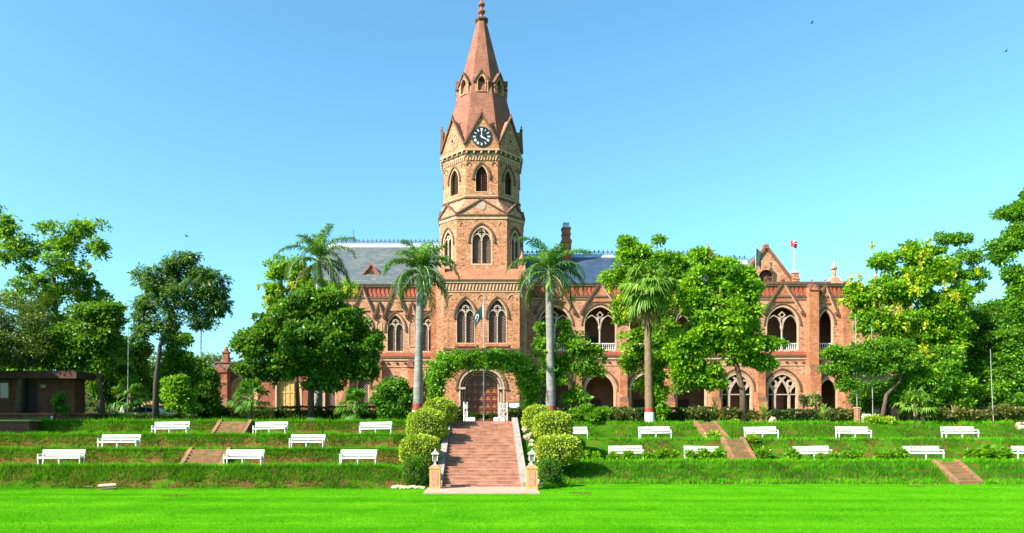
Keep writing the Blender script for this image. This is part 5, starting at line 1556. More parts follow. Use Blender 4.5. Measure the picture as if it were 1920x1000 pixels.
def spiky(label, cx, Yb, H, seed, mat='leaf_fan', n=46):
    rng = np.random.default_rng(seed)
    x = X(cx, Yb); gz = ground_z(x, Yb)
    t = thing('spiky_plant', label, 'plant', (x, Yb, gz), 'spiky plants on the upper ground')
    V = []
    for k in range(n):
        az = k*2.4 + rng.normal()*.2; el = R(88) - R(75)*(k/n) + rng.normal()*R(6)
        z0 = gz + .1 + H*.45*rng.random()
        c = np.array([x, Yb, z0]); d = np.array([math.cos(az)*math.cos(el), math.sin(az)*math.cos(el), math.sin(el)])
        l = H*(.5+.25*rng.random()); s = np.array([-math.sin(az), math.cos(az), 0])*.045
        m = c + d*l*.55; q = c + d*l + np.array([0, 0, -.22*l])
        V += [c-s, c+s, m+s, m-s, m-s, m+s, q+s*.1, q-s*.1]
    b = MB(); b.tube([(x, Yb, gz-.05), (x, Yb, gz+H*.5)], [.08, .05], 6); b.build('stem', M['bark'], t)
    np_mesh('foliage', np.array(V), 4, M[mat], t, tone=np.clip(.6+rng.normal(0, .2, len(V)//4), 0, 1))
spiky('spiky strap leaved plant between the reddish bushes above the brick flight', 1341, 54.2, 2.1, 71)
spiky('spiky strap leaved plant left of the round stone', 1432, 54.2, 1.9, 72)
spiky('spiky strap leaved plant below the pale variegated bush', 1545, 54.2, 1.9, 73)
spiky('pale spiky plant between the brown bushes at far right', 1790, 54.2, 1.8, 74, 'leaf_var')

# low leafy plants along the lower right terrace edge
M['leaf_hd2'] = leaf_mat('far_thicket_leaf', (.012, .04, .008), (.03, .09, .012), (.06, .15, .02), .2)
hedge('dark far thicket closing the view behind the parked car and the hut', -60, 405, 722, 104, 3.0, 'leaf_hd2', 161, 130, .55, .9)
hedge('dark far thicket behind the trees and low red wall at far right', 1715, 1985, 700, 100, 3.0, 'leaf_hd2', 162, 130, .55, .9)
rng0 = np.random.default_rng(5)
plant0 = None
spots = [1096, 1116, 1148, 1178, 1212, 1240, 1262, 1296, 1322, 1350, 1488, 1536, 1562, 1588, 1606, 1648, 1672, 1692, 1822, 1842, 1866, 1886]
for i, px in enumerate(spots):
    Yb = 43.9 + .25*rng0.random(); s = (.8 + .5*rng0.random()) * (1.0 if px < 1800 else 1.25)
    if plant0 is None or i in (3, 7):
        plant0 = bush('leafy_plant', 'low bright leafy plant in the row along the lower right terrace edge', px, 855, 11, 10, Yb, 'leaf_br', 300+i, 7, .20, 60, .2, .5, group='leafy plants along the lower right terrace', cat='plant', up=.5)
        fam = family(plant0)
    else:
        c = copy_tree(plant0, fam)
        x = X(px, Yb); c.location = (x, Yb, ground_z(x, Yb)); c.scale = (s, s, s*.95); c.rotation_euler = (0, 0, rng0.random()*6.28)

# ---------------------------------------------------------------- ivy arch
YA = 56.0
rng = np.random.default_rng(77)
t = thing('ivy_arch', 'broad garden arch smothered in bright ivy in front of the tower entrance', 'arch', (X(905, YA), YA, TOPZ))
path = [(818, 775), (818, 745), (819, 725), (821, 705), (833, 688), (860, 681), (905, 680), (950, 681), (972, 688), (986, 702), (993, 724), (996, 750), (997, 778)]
wid = [.34, .40, .50, .85, 1.05, .82, .70, .82, 1.05, 1.05, .85, .6, .55]
b = MB(); b.tube([P(px, py, YA) for px, py in path], .07, 6); b.build('arch_frame', M['bark_d'], t)
pp = np.array([P(px, py, YA) for px, py in path]); C = []
for i in range(len(pp)-1):
    n = int(np.linalg.norm(pp[i+1]-pp[i])*100)
    f = rng.random((n, 1)); c = pp[i]*(1-f) + pp[i+1]*f
    w_ = wid[i]*(1-f[:, 0]) + wid[i+1]*f[:, 0]
    C.append(c + rng.normal(size=c.shape)*np.stack([w_*.45, w_*.4, w_*.40], 1) + np.array([0, 0, .15])*1)
cen = np.concatenate(C)
cen[:, 2] = np.maximum(cen[:, 2], TOPZ+.3)
CC, D = clump_cloud(rng, cen, .30*np.ones(len(cen)), 24, .9, .4)
np_mesh('ivy', leaves(CC, D + rng.normal(size=D.shape)*.5 + np.array([0, 0, .3]), .19, .7, rng, .4, .1), 4, M['leaf_ivy'] if 'leaf_ivy' in M else M['leaf_br'], t, tone=np.clip(np.repeat(rng.normal(.5, .13, len(cen)), 24)+rng.normal(0, .15, len(CC)), 0, 1))

# ---------------------------------------------------------------- turf blades on the terraces, and on the lawn
def blade_mesh(name, x, y, z, h, w, rng, mat, tone, lean=.35, mi=None):
    n = len(x); az = rng.random(n)*6.283
    s = np.stack([np.cos(az), np.sin(az), np.zeros(n)], 1)*(w/2)[:, None]
    c = np.stack([x, y, z-.02], 1)
    tip = c + np.stack([rng.normal(size=n)*lean*h, rng.normal(size=n)*lean*h - .12*h, h], 1)
    V = np.stack([c-s, c+s, tip], 1).reshape(-1, 3)
    o = np_mesh(name, V, 3, mat, tone=tone, mi=mi)
    o['kind'] = 'stuff'
    return o
rng = np.random.default_rng(9)
n = 820000
y = 35.9 + 18.5*rng.random(n)
x = (rng.random(n)-.5)*2; x = np.where(rng.random(n) < .5, x*(.74*y), x*(.80*y)) + .05*y
z = bank_h(x, y)
dz = (bank_h(x, y+.25) - bank_h(x, y-.25))/.5
slope = np.clip(dz/.6, 0, 1)
lip = np.clip((bank_h(x, y) - bank_h(x, y-.7))/.25, 0, 1) * (1-slope)
bare = nz(x, y*.6, .55) + .55*nz(x+30, y, 1.9)
foot = (slope > .35) & ((bank_h(x, y) - bank_h(x, y-.55)) < np.where(x < 0, .37, .42))
left = x < 0
ks = np.where(left, np.clip(1.0 - .45*np.clip(bare, 0, 1), .1, 1), np.clip(.85 - .85*np.clip(bare+.15, 0, 1.2), .05, 1))
ks = np.where(foot, ks*np.where(left, np.clip(.42 - .45*bare, .08, .8), np.clip(.38 - .4*bare, .06, .7)), ks)
keepp = np.where(slope > .35, ks, np.where(lip > .3, 1.0, .40 - .2*np.clip(bare, 0, 1)))
ok = (rng.random(n) < keepp*.95) & (np.abs(x) > 2.75)
for px0, px1, ya, yb in ((-120, 54, 46.1, 47.6), (346, 420, 39.0, 40.7), (404, 456, 45.7, 47.8), (1362, 1410, 44.7, 47.6), (1306, 1364, 49.4, 53.1), (1762, 1836, 38.7, 42.6)):
    yy = np.clip(y, ya, yb)
    ok &= ~((y > ya) & (y < yb) & (x > X(px0, 1)*yy) & (x < X(px1, 1)*yy))
x, y, z, slope, lip, bare = x[ok], y[ok], z[ok], slope[ok], lip[ok], bare[ok]
h = (.10 + .19*rng.random(len(x)))*(1 + .30*nz(x, y, 1.6) + .2*nz(x, y, 4.7))*np.where((slope < .3) & (lip < .3), .38, 1.0)*(1 + .25*lip)
foot = foot[ok]
tone = np.clip(np.where(slope > .35, np.where(x < 0, .38, .46), .62) + .16*nz(x, y, .8) + .10*nz(x, y, 3.1) + .25*lip - .12*foot + rng.normal(0, .15, len(x)), 0, 1)  # slope tone darker: long dark turf, plus its self-shadow put into the colour
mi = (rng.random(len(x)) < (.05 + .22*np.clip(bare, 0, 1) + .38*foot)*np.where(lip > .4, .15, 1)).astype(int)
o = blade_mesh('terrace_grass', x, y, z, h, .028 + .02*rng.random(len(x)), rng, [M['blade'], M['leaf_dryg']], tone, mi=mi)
n = 150000
y = 17 + 20.5*rng.random(n)**.8; x = (rng.random(n)-.5)*2*.80*y + .04*y
ok = ~((np.abs(x) < 2.8) & (y > 32.9)); x, y = x[ok], y[ok]
blade_mesh('lawn_grass', x, y, x*0, .03 + .04*rng.random(len(x)), .02 + .012*rng.random(len(x)), rng, [M['blade_lawn'], M['leaf_dryg']], np.clip(.5 + .22*nz(x*.2, y, .9) + rng.normal(0, .15, len(x)), 0, 1), .6, mi=(rng.random(len(x)) < .03 + .10*np.clip(nz(x, y, .6)-.3, 0, 1)).astype(int))
for i, (px, py, rw, lab) in enumerate(((1089, 925, .42, 0), (1718, 913, .35, 0), (1745, 908, .7, 0), (330, 930, .5, 0))):
    Yp = EYE*F/(py-H0); xq = X(px, Yp); nn = 500
    a_ = rng.random(nn)*6.283; r_ = rng.random(nn)**.6*rw
    o_ = blade_mesh('dry_thatch', xq+r_*np.cos(a_)*1.3, Yp+r_*np.sin(a_), np.zeros(nn), .02+.05*rng.random(nn), .04+.03*rng.random(nn), rng, M['leaf_dryg'], rng.random(nn), .9)
# taller weeds along the top lip
n = 15000
x = (rng.random(n)-.5)*100 + 2; y = np.where(x < 0, 48.0, 53.7) + rng.normal(size=n)*.5
dens = (nz(x, y*0, .6) + .4*nz(x, y*0, 2.3)); ok = (np.abs(x) > 3.2) & (rng.random(n) < .35+.6*dens)
x, y = x[ok], y[ok]
blade_mesh('edge_weeds', x, y, bank_h(x, y), .18 + .38*rng.random(len(x)), .035+.03*rng.random(len(x)), rng, M['blade'], np.clip(.65+rng.normal(0, .2, len(x)), 0, 1), .28)

# ================================================================ OBJECTS
# ---------------------------------------------------------------- benches
def make_bench():
    t = thing('park_bench', 'bench', 'bench', (0, 0, 0), 'white benches on the terraces')
    b = MB(); w = 1.1
    for y0, y1 in ((-.44, -.31), (-.29, -.16), (-.14, -.01)): b.box(-w, w, y0, y1, .40, .435)
    b.box(-w, w, -.455, -.44, .34, .435)
    b.build('seat', M['white'], t)
    b = MB()
    for z0, z1, yy in ((.50, .60, .03), (.66, .82, .09)):
        b.add([(-w, yy, z0), (w, yy, z0), (w, yy+.03, z0), (-w, yy+.03, z0), (-w, yy+.045, z1), (w, yy+.045, z1), (w, yy+.075, z1), (-w, yy+.075, z1)],
              [(0,3,2,1),(4,5,6,7),(0,1,5,4),(1,2,6,5),(2,3,7,6),(3,0,4,7)])
    b.build('backrest', M['white'], t)
    for k, x in enumerate((-1.06, 0, 1.06)):
        b = MB(); q = .028
        b.box(x-q, x+q, -.43, -.38, -.08, .40 if k == 1 else .56)
        b.add([(x-q, .0, -.08), (x+q, .0, -.08), (x+q, .05, -.08), (x-q, .05, -.08), (x-q, .125, .80), (x+q, .125, .80), (x+q, .165, .80), (x-q, .165, .80)],
              [(0,3,2,1),(4,5,6,7),(0,1,5,4),(1,2,6,5),(2,3,7,6),(3,0,4,7)])
        b.box(x-q+.004, x+q-.004, -.38, .04, .35, .398)
        if k != 1: b.box(x-.036, x+.036, -.45, .10, .56, .595)
        b.build('leg_frame', M['white'], t)
    return t
bench0 = make_bench(); bfam = family(bench0)
BEN = [(118, 875, 78, 38.5, 'white bench on the lowest left terrace, at the far left above the log'),
 (459, 877, 71, 38.6, 'white bench on the lowest left terrace, right of the short orange brick steps'),
 (672.5, 876, 68, 38.7, 'white bench on the lowest left terrace, nearest the stairs and golden bushes'),
 (226, 846, 73, 41.8, 'white bench on the second left terrace, left of the short orange brick steps'),
 (577, 847, 64, 41.8, 'white bench on the second left terrace, below the large round tree'),
 (322, 819, 65, 45.0, 'white bench on the highest left terrace, below the slender tree'),
 (508.5, 822, 62, 45.0, 'white bench on the highest left terrace, right of the worn earthy steps'),
 (705, 825, 60, 45.0, 'white bench on the highest left terrace, nearest the golden bushes'),
 (1072, 824, 58, 48.8, 'white bench half hidden by the golden bushes right of the stairs'),
 (1227, 826, 59, 48.8, 'white bench on the upper right terrace, below the fan palm'),
 (1426, 824, 59, 48.8, 'white bench on the upper right terrace, just right of the brick flights'),
 (1598, 823, 60, 48.8, 'white bench on the upper right terrace, below the leaning tree'),
 (1797, 819, 62, 48.8, 'white bench on the upper right terrace, rightmost of its row'),
 (1173, 862, 63, 44.9, 'white bench behind leafy plants on the lower right terrace, nearest the stairs'),
 (1315.5, 862, 65, 44.9, 'white bench behind leafy plants, left of the lower brick flight'),
 (1522, 866, 65, 44.9, 'white bench on the lower right terrace, between two stretches of leafy plants'),
 (1729, 865, 67, 44.9, 'white bench with black scribbles on its back, above the broad lawn steps'),
 (1932, 862, 66, 44.9, 'white bench cut off by the right picture edge')]
for i, (px, py, wpx, Yb, lab) in enumerate(BEN):
    o = bench0 if i == 0 else copy_tree(bench0, bfam)
    x = X(px, Yb); z = min(ground_z(x-.9, Yb-.35), ground_z(x+.9, Yb-.35), ground_z(x, Yb-.35)) + .11
    o.location = (x, Yb, z)
    o.rotation_euler = (0, R(rng0.normal()*.9), R(rng0.normal()*2.0))
    s = wpx/(2.2/Yb*F); o.scale = (s, 1, 1)
    o['label'] = lab
    ORG[o] = Vector((x, Yb, z))
    if i in (16, 17):
        # scribbles on the two slats of the back
        rg = np.random.default_rng(400+i)
        b = MB()
        for (za, zb, yy) in ((.685, .795, .098), (.52, .585, .038)):
            u0 = -.95 if i == 16 else -.9
            for k in range(4 if i == 16 else 3):
                pts, u = [], u0 + k*.26
                for q in range(14):
                    u += .025 + .012*rg.normal()
                    zz = (za+zb)/2 + (zb-za)*.42*math.sin(q*1.9+rg.random()*1.5)
                    pts.append((u, yy - .006 - (0.0) + (zz-za)/(zb-za)*.033 - .012, zz))
                b.tube(pts, .009, 4)
        sv = ORG[o]; ORG[o] = Vector((0, 0, 0))
        b.build('scribble', M['graffiti'], o); ORG[o] = sv

# ---------------------------------------------------------------- white lattice gates and white blocks at the head of the stairs
def gate(label, px0, px1, Yg, yaw):
    w = (px1-px0)/F*Yg; h = 1.35; x = X((px0+px1)/2, Yg); gz = 3.612
    t = thing('lattice_gate', label, 'gate', (0, 0, 0), 'lattice gates at the head of the stairs')
    fr = Fr(0, 0); b = MB(); q = .05
    w2 = .62/2
    b.fbox(fr, -w2, -w2+q, 0, h, -.025, .025); b.fbox(fr, w2-q, w2, 0, h, -.025, .025)
    for v in (.12, h*.62, h-.14): b.fbox(fr, -w2+q, w2-q, v, v+.05, -.02, .02)
    b.build('gate_frame', M['white'], t)
    b = MB()
    b.strip(fr, [(-w2+.04, .17), (w2-.04, h*.62)], .045, -.012, .012); b.strip(fr, [(w2-.04, .17), (-w2+.04, h*.62)], .045, -.016, .016)
    for k in range(4): b.fbox(fr, -w2+.1+k*.13, -w2+.14+k*.13, h*.62+.05, h-.14, -.012, .012)
    b.build('lattice', M['white'], t)
    t.location = (x, Yg, gz); t.rotation_euler = (0, 0, yaw); ORG[t] = Vector((x, Yg, gz))
gate('white lattice gate leaf left of the stair head, swung nearly edge on', 869, 877, 48.6, R(68))
gate('white lattice gate leaf right of the stair head, facing the lawn', 935, 952, 48.6, R(12))
for px, lab in ((875.5, 'small white block left of the stair head, the outer one'), (885, 'wider white block left of the stair head, the inner one'), (931, 'white block right of the stair head, the inner one'), (940, 'white block right of the stair head by the gate')):
    x = X(px, 48.0); w = .13 if px == 875.5 else .2
    t = MB().rings([[(x-q, 48.0-q*.8, z), (x+q, 48.0-q*.8, z), (x+q, 48.0+q*.8, z), (x-q, 48.0+q*.8, z)] for q, z in ((w, 3.61), (w, 3.86), (w*.92, 3.88))]).build('painted_block', M['white'], org=(x, 48.0, 3.61))
    tag(t, lab, 'block', 'white blocks at the head of the stairs')
# planter boxes by the door
t = thing('planter', 'long planter of dark shrubs before the carved door', 'planter', (0, 72, 3.61))
MB().box(-1.6, 1.6, 71.7, 72.3, 3.58, 4.0).build('trough', M['brick_r'], t)
rg = np.random.default_rng(88); c_ = np.stack([rg.uniform(-1.5, 1.5, 40), 72 + rg.normal(size=40)*.15, 4.25 + .3*rg.random(40)], 1)
CC, D = clump_cloud(rg, c_, .25*np.ones(40), 60, .9, .3)
np_mesh('foliage', leaves(CC, D, .16, .5, rg, .4, .1), 4, M['leaf_dk'], t, tone=rg.random(len(CC)))

# ---------------------------------------------------------------- flags
def flag_mesh(mb, o, wdir, W_, H_, sag, nx=14, ny=10, amp=.12, m=0):
    """hanging cloth: hoist along -z from o, fly drooping"""
    def q(u, v):   # u along fly, v down hoist
        f = u*W_
        x = wdir*f*math.cos(sag*u*.6); z = -v*H_ - f*math.sin(sag)
        y = amp*math.sin(u*7 + v*2.2)*(.2+u)
        return (o[0] + x*(1-.15*v), o[1] + y, o[2] + z)
    vs = [q(i/nx, j/ny) for j in range(ny+1) for i in range(nx+1)]
    fs = [(j*(nx+1)+i, j*(nx+1)+i+1, (j+1)*(nx+1)+i+1, (j+1)*(nx+1)+i) for j in range(ny) for i in range(nx)]
    mb.add(vs, fs, m); return q
def thick(o, d=.015):
    md = o.modifiers.new('thickness', 'SOLIDIFY'); md.thickness = d; md.offset = 0
def national_flag(label, o, wdir, W_, H_, sag, crescent=True):
    ob = MB(); q = flag_mesh(ob, o, wdir, W_, H_, sag)
    t = ob.build('national_flag', M['flag_g'], org=o, smooth=True); thick(t)
    tag(t, label, 'flag')
    b = MB(); n = 8                                    # white hoist band
    vs = [tuple(np.array(q(i/2*.05, j/n)) + np.array([0, -.02, 0])) for j in range(n+1) for i in range(3)]
    b.add(vs, [(j*3+i, j*3+i+1, (j+1)*3+i+1, (j+1)*3+i) for j in range(n) for i in range(2)])
    b.build('white_band', M['white'], t)
    if crescent:
        b = MB(); n = 20; vs, fs = [], []
        for k in range(n+1):
            a = math.pi*.25 + math.pi*1.5*k/n + .5
            th = .11*math.sin(math.pi*k/n) + .012
            for r in (.27, .27-th): vs.append(tuple(np.array(q(.62 + r*math.cos(a)*.85*H_/W_, .5 + r*math.sin(a))) + np.array([0, -.03, 0])))
        fs = [(2*k, 2*k+1, 2*k+3, 2*k+2) for k in range(n)]
        b.add(vs, fs)
        st5 = []
        for k in range(10):
            r = .10 if k % 2 == 0 else .04; a = k*math.pi/5 + .5
            st5.append(tuple(np.array(q(.70 + r*math.cos(a)*H_/W_, .42 + r*math.sin(a))) + np.array([0, -.03, 0])))
        c0 = len(st5); st5.append(tuple(np.array(q(.70, .42)) + np.array([0, -.03, 0])))
        b.add(st5, [(i, (i+1) % 10, c0) for i in range(10)])
        b.build('crescent_and_star', M['white'], t)
def flagpole(label, px, pyt, pyb, Yp, r, mat, base=None):
    zt = Z(pyt, Yp); zb = base if base is not None else Z(pyb, Yp); x = X(px, Yp)
    t = thing('flagpole', label, 'flagpole', (x, Yp, zb))
    MB().tube([(x, Yp, zb-.1), (x, Yp, (zb+zt)/2), (x, Yp, zt)], [r*1.5, r*1.2, r*.8], 8).build('pole', mat, t)
    MB().lathe((x, Yp, zt), [(r*.8, 0), (r*2, r*1.5), (r*2, r*2.5), (.01, r*4)], 8).build('ball', mat, t)
    MB().lathe((x, Yp, zb-.05), [(.25, 0), (.25, .25), (.1, .32)], 8).build('base', M['stone_p'], t)
    return x, zt
x, zt = flagpole('grey flagpole rising in front of the carved door and tower', 907, 563, 790, 70, .055, M['iron'], TOPZ)
national_flag('dark green flag with white crescent drooping before the tower windows', (x-.06, 70, zt-.45), -1, 1.25, 1.25, 1.22)
x, zt = flagpole('thin pole on the roof in front of the right cross gable', 1417, 456, 535, 93.5, .06, M['iron'])
national_flag('dark flag hanging limp on the roof pole by the right cross gable', (x+.07, 93.5, zt-.6), 1, 1.0, 2.0, 1.2, False)
x, zt = flagpole('thin white pole with a red flag on the small roof chimney', 1489, 455, 511, 95, .06, M['white'])
b = MB(); flag_mesh(b, (x-.45, 95, zt+.3), 1, 1.0, .85, .25, amp=.18)
t = b.build('red_flag', M['red'], org=(x, 95, zt), smooth=True); thick(t); tag(t, 'small red flag flying above the right roof chimney', 'flag')
b = MB(); b.tube([(x-.3, 95-.1, zt-.05), (x+.1, 95-.13, zt-.2), (x+.35, 95-.1, zt-.15)], .05, 5); b.build('emblem', M['white'], t)

M['pole'] = plain('pale_pole_paint', (.24, .24, .22), .6, .2, 4)
# ---------------------------------------------------------------- poles
def lamp_pole(label, px, pyt, pyb, Yp, r, mat, head=True, lean=0):
    x = X(px, Yp); zb = ground_z(x, Yp) if Yp < 60 else TOPZ; zt = Z(pyt, Yp)
    t = thing('lamp_pole', label, 'pole', (x, Yp, zb))
    MB().tube([(x+lean, Yp, zb-.1), (x+lean*.4, Yp, (zb+zt)/2), (x, Yp, zt)], [r*1.3, r*1.1, r*.8], 8).build('pole', mat, t)
    if head:
        b = MB(); b.tube([(x, Yp, zt-.02), (x-.1, Yp-.05, zt+.2), (x-.5, Yp-.1, zt+.3)], r*.7, 6); b.build('arm', mat, t)
        MB().rings([[(x-.5-q, Yp-.1-q*.6, z), (x-.5+q, Yp-.1-q*.6, z), (x-.5+q, Yp-.1+q*.6, z), (x-.5-q, Yp-.1+q*.6, z)] for q, z in ((.10, zt+.34), (.20, zt+.26), (.16, zt+.18))]).build('lamp_head', M['white'], t)
lamp_pole('white lamp pole at the right end of the building, the taller of the pair', 1604, 590, 780, 53.8, .028, M['pole'], False, .15)
lamp_pole('thin white lamp pole right of the taller one by the building end', 1634, 612, 780, 54.2, .026, M['pole'], False, .12)
lamp_pole('thin pale pole among the dark trees at far right', 1857, 655, 775, 53.6, .024, M['pole'], False, .25)
lamp_pole('thin grey pole between the hut and the slender tree', 241, 610, 780, 54, .03, M['iron'], False, -.1)
t = thing('radio_mast', 'distant thin radio mast behind the slender tree', 'mast', (X(377, 160), 160, TOPZ))
b = MB(); xm = X(377, 160); zt = Z(608, 160)
for k in range(3): b.tube([(xm+.5*math.cos(k*2.1), 160+.5*math.sin(k*2.1), TOPZ), (xm+.1*math.cos(k*2.1), 160+.1*math.sin(k*2.1), zt)], .06, 4)
for i in range(14):
    z = TOPZ + (zt-TOPZ)*i/14; r_ = .5-.4*i/14
    b.bar((xm-r_, 160, z), (xm+r_*.8, 160, z+1.5), .04)
b.build('lattice', M['iron'], t)

# ---------------------------------------------------------------- brick hut at the left edge
YH = 54.0
M['hut_roof'] = plain('hut_roof_red_brown', (.07, .022, .014), .9, .4, 2)
fh = Fr(0, YH); g = TOPZ
HT = thing('brick_hut', 'dark red brick hut with flat overhanging roof under the trees at far left', 'hut', (X(70, YH), YH, g))
u0, u1, vt = X(-70, YH), X(140, YH), Z(711, YH)
d0, d1 = X(46, YH), X(70, YH); w0, w1 = X(-30, YH), X(18, YH)
b = MB(); b.wall(fh, [(u0, g-.3), (u1, g-.3), (u1, vt), (u0, vt)], [[(d0, g+.02), (d1, g+.02), (d1, Z(714, YH)), (d0, Z(714, YH))], [(w0, Z(748, YH)), (w1, Z(748, YH)), (w1, Z(716, YH)), (w0, Z(716, YH))]], .25)
b.box(u1-.25, u1, YH+.25, YH+1.4, g-.3, vt); b.box(u0, u0+.25, YH+.25, YH+1.4, g-.3, vt); b.box(u0+.25, u1-.25, YH+1.15, YH+1.4, g-.3, vt)
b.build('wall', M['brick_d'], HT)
MB().box(u0-.5, u1+.6, YH-.8, YH+1.7, vt, Z(697, YH)).build('roof', M['hut_roof'], HT)
b = MB(); b.box(d0-.0, d1+.0, YH+.16, YH+.2, g, Z(714, YH)); b.build('door', M['dark'], HT)
b = MB(); b.box(w0, w1, YH+.16, YH+.2, Z(748, YH), Z(716, YH)); b.build('window', M['glass'], HT)
b = MB(); b.strip(fh, [(w0, Z(748, YH)), (w1, Z(748, YH)), (w1, Z(716, YH)), (w0, Z(716, YH))], .14, -.2, .06, True); b.fbox(fh, (w0+w1)/2-.05, (w0+w1)/2+.05, Z(748, YH), Z(716, YH), -.16, .0); b.build('window_frame', M['stone_b'], HT)
MB().fbox(fh, X(77, YH), X(86, YH), Z(727, YH), Z(722, YH), 0, .03).build('name_plate', M['stone_p'], HT)
t = thing('brick_terrace_wall', 'low red brick retaining wall in front of the hut', 'wall', (X(0, 46.4), 46.4, 2.6))
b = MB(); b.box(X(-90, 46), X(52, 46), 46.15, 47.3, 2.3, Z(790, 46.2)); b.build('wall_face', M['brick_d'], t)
b = MB(); b.box(X(-90, 46)-.1, X(52, 46)+.1, 46.05, 47.35, Z(790, 46.2), Z(787.5, 46.2)); b.build('coping', M['stone_c'], t)
t = thing('brick_plinth', 'raised brick plinth along the foot of the hut', 'wall', (X(90, 51), 51, 3.5))
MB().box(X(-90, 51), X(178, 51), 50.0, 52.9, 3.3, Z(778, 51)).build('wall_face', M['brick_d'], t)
MB().box(X(-90, 51)-.1, X(178, 51)+.1, 49.92, 52.9, Z(778, 51), Z(778, 51)+.1).build('coping', M['brick_r'], t)

# ---------------------------------------------------------------- small shed, parked car
M['shed'] = plain('shed_plaster', (.26, .21, .15), .9, .3, 2)
t = thing('pale_shed', 'small pale gabled shed far behind the parked car', 'shed', (X(248, 95), 95, TOPZ))
fr = Fr(0, 95); a0, a1 = X(228, 95), X(268, 95); am = X(246, 95)
b = MB().prism(fr, [(a0, TOPZ-.2), (a1, TOPZ-.2), (a1, Z(758, 95)), (am, Z(749, 95)), (a0, Z(757, 95))], -5, 0); b.build('wall', M['shed'], t)
b = MB().strip(fr, [(a1+.5, Z(759, 95)), (am, Z(748, 95)), (a0-.5, Z(758, 95))], .18, -5.2, .3); b.build('roof', M['yellow_p'], t)
MB().fbox(fr, am-.5, am+.6, TOPZ, TOPZ+2.0, 0, .05).build('door', M['stone_b'], t)

YC = 62.0
cx0 = X(286, YC); gz = TOPZ
CAR = thing('parked_car', 'silver blue saloon car parked under the trees behind the slender trunk', 'car', (cx0, YC, gz))
fr = Fr(0, YC)
def U(u): return cx0 + u
body = [(-2.1, .32), (-1.75, .28), (1.75, .28), (2.12, .34), (2.16, .62), (2.05, .80), (1.25, .95), (.9, .97), (-1.35, .98), (-2.0, .95), (-2.14, .7)]
cab = [(-1.75, .97), (1.05, .95), (.45, 1.38), (.15, 1.46), (-.75, 1.47), (-1.15, 1.42)]
b = MB(); 
def loft(b, prof, w0, w1, zmid):
    n = len(prof)
    rows = []
    for d, k in ((-w1, .94), (-w0, 1.0), (w0, 1.0), (w1, .94)):
        rows.append([(U(u*k if abs(u) > 1.9 else u), YC + d, gz + v) for u, v in prof])
    b.rings(rows, True)
loft(b, body, .74, .84, .6)
b.build('body', M['car'], CAR)
b = MB()
n = len(cab)
rows = [[(U(u*s_ - .05*(1-s_)), YC + d, gz + (v if v < 1 else v - (0 if s_ == 1 else .03))) for u, v in cab] for d, s_ in ((-.72, .97), (-.6, 1), (.6, 1), (.72, .97))]
b.rings(rows, True); b.build('cabin', M['car'], CAR)
for wn_, pl in (('side_window', [(-1.25, 1.02), (-.3, 1.02), (-.3, 1.36), (-.85, 1.36)]), ('side_window', [(-.2, 1.02), (.72, 1.02), (.3, 1.32), (-.2, 1.36)])):
    b = MB().prism(fr, [(U(u), gz+v) for u, v in pl], .715, .74); b.build(wn_, M['glass'], CAR)
b = MB(); b.add([(U(1.0), YC-.62, gz+1.0), (U(1.0), YC+.62, gz+1.0), (U(.50), YC+.56, gz+1.375), (U(.50), YC-.56, gz+1.375)], [(0, 1, 2, 3)]); b.build('windscreen', M['glass'], CAR)
for u in (-1.32, 1.36):
    for s in (-1, 1):
        yy = YC + s*.78
        b = MB(); b.tube([(U(u), yy-.1, gz+.32), (U(u), yy+.1, gz+.32)], .32, 18); wh = b.build('wheel', M['rubber'], CAR)
        MB().tube([(U(u), yy-.11, gz+.32), (U(u), yy+.11, gz+.32)], .19, 12).build('rim', M['iron'], wh)
for s in (-1, 1):
    MB().box(U(2.0), U(2.12), YC+s*.6-.16, YC+s*.6+.16, gz+.62, gz+.75).build('headlight', M['lampglass'], CAR)
    MB().box(U(-2.15), U(-2.05), YC+s*.62-.12, YC+s*.62+.12, gz+.7, gz+.85).build('tail_light', M['redpaint'], CAR)

# ---------------------------------------------------------------- stones, log, pump, birds
def rock(label, x, y, z, s, seed, group=None, name='rock', mat='rock'):
    rg = np.random.default_rng(seed)
    b = MB(); n = 9; rows = []
    for i in range(6):
        ph = -1.4 + 2.9*i/5
        rows.append([(x + s[0]*math.cos(ph)*math.cos(6.283*j/n)*(1+.22*rg.normal()), y + s[1]*math.cos(ph)*math.sin(6.283*j/n)*(1+.22*rg.normal()), z + s[2]*(math.sin(ph)+.5)*(1+.12*rg.normal())) for j in range(n)])
    b.rings(rows, True)
    return tag(b.build(name, M[mat], org=(x, y, z)), label, 'rock', group)
rg = np.random.default_rng(55)
for side, xa in ((-1, 2.7), (1, 2.75)):
    for i in range(24):
        f = (i+.5)/24; y = 36.6 + 11.0*f; x = side*(xa + .75*rg.random())
        if side < 0 and i % 2: continue
        s = .13 + .16*rg.random()
        rock('pale rough rock edging the %s side of the staircase' % ('left' if side < 0 else 'right'), x, y, ground_z(x, y), (s, s*.85, s*.75), 500+i+100*(side > 0), 'rocks edging the %s side of the staircase' % ('left' if side < 0 else 'right'))
for i in range(7):
    x = -2.9 - .24*i - .1*rg.random(); y = 35.9 + .2*rg.random(); s = .10+.12*rg.random()
    rock('flat pale stone at the lawn edge below the small dark left shrub', x, y, .0, (s*1.4, s, s*.6), 700+i, 'stones at the lawn edge left of the stairs')
rock('round pale boulder on the bank top right of the spiky plant', X(1448, 53.7), 53.7, ground_z(X(1448, 53.7), 53.7), (.30, .28, .34), 801)
rock('orange stone on the bank top at the far right edge', X(1914, 52), 52, ground_z(X(1914, 52), 52), (.4, .35, .35), 802)
Yl = 35.6
t = thing('fallen_log', 'short pale fallen log at the foot of the left bank', 'log', (X(203, Yl), Yl, .1))
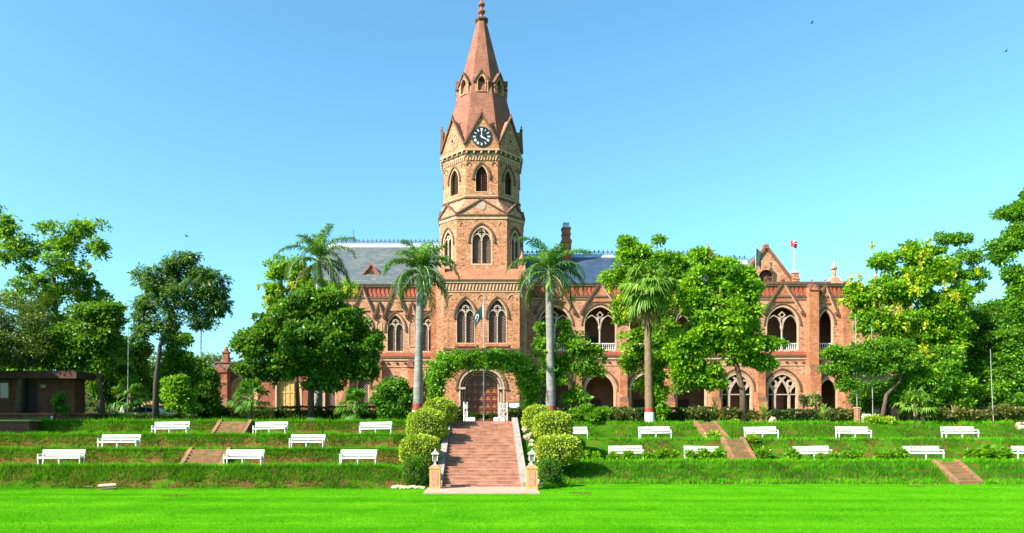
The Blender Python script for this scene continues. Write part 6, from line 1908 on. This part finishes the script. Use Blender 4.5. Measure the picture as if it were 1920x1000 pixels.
p, q = Vector((X(183, Yl), Yl+.1, .16)), Vector((X(221, Yl), Yl-.1, .24))
b = MB().tube([p, p.lerp(q, .3), p.lerp(q, .7), q], [.075, .095, .09, .07], 9); b.build('trunk_piece', M['log'], t)
b = MB().tube([Vector((X(160, Yl), Yl, .12)), Vector((X(176, Yl), Yl-.05, .14))], [.05, .035], 6); b.tube([Vector((X(196, Yl), Yl-.2, .04)), Vector((X(224, Yl), Yl-.25, .09))], [.05, .04], 6); b.build('broken_branch', M['bark'], t)
xq, yq = X(1622, 53.9), 53.9; zq = ground_z(xq, yq)
t = thing('white_cabinet', 'white metal utility box leaning by the lamp pole on the bank top', 'cabinet', (xq, yq, zq))
MB().rings([[(xq-w+o_, yq-.2, z), (xq+w+o_, yq-.2, z), (xq+w+o_, yq+.2, z), (xq-w+o_, yq+.2, z)] for w, z, o_ in ((.20, zq-.1, 0), (.24, zq+.2, .04), (.26, zq+.68, .10), (.22, zq+.76, .10))]).build('case', M['white'], t)
MB().box(xq-.02, xq+.26, yq-.225, yq-.203, zq+.25, zq+.62).build('door', M['board'], t)
xq = X(1607, 54.6); zq = ground_z(xq, 54.6)
t = thing('brick_post', 'short orange brick post left of the white utility box', 'post', (xq, 54.6, zq))
MB().box(xq-.16, xq+.16, 54.44, 54.76, zq-.1, Z(766, 54.6)).build('shaft', M['brick_o'], t); MB().box(xq-.2, xq+.2, 54.4, 54.8, Z(766, 54.6), Z(766, 54.6)+.1).build('cap', M['stone_c'], t)
for i, (px, py, lab) in enumerate(((350, 444, 'tiny dark bird in flight above the slender tree'), (1522, 44, 'tiny dark bird high in the sky right of the spire'), (1886, 97, 'tiny dark bird high near the right edge'))):
    Yb = 70; c = P(px, py, Yb)
    b = MB()
    b.tube([c + Vector((-.16, 0, .0)), c + Vector((-.02, 0, .03)), c + Vector((.10, 0, .04)), c + Vector((.2, 0, .05))], [.01, .05, .04, .01], 6)
    for s in (-1, 1):
        b.add([c + Vector((-.05, 0, .04)), c + Vector((.08, 0, .04)), c + Vector((.02, s*.2, .16)), c + Vector((-.12, s*.42, .08)), c + Vector((-.06, s*.2, .13))], [(0, 1, 2, 4), (4, 2, 3)])
    o = b.build('bird', M['bird'], org=c); tag(o, lab, 'bird')
for o in bpy.data.objects:
    if o.type == 'MESH' and o.name.startswith('national_flag'): pass
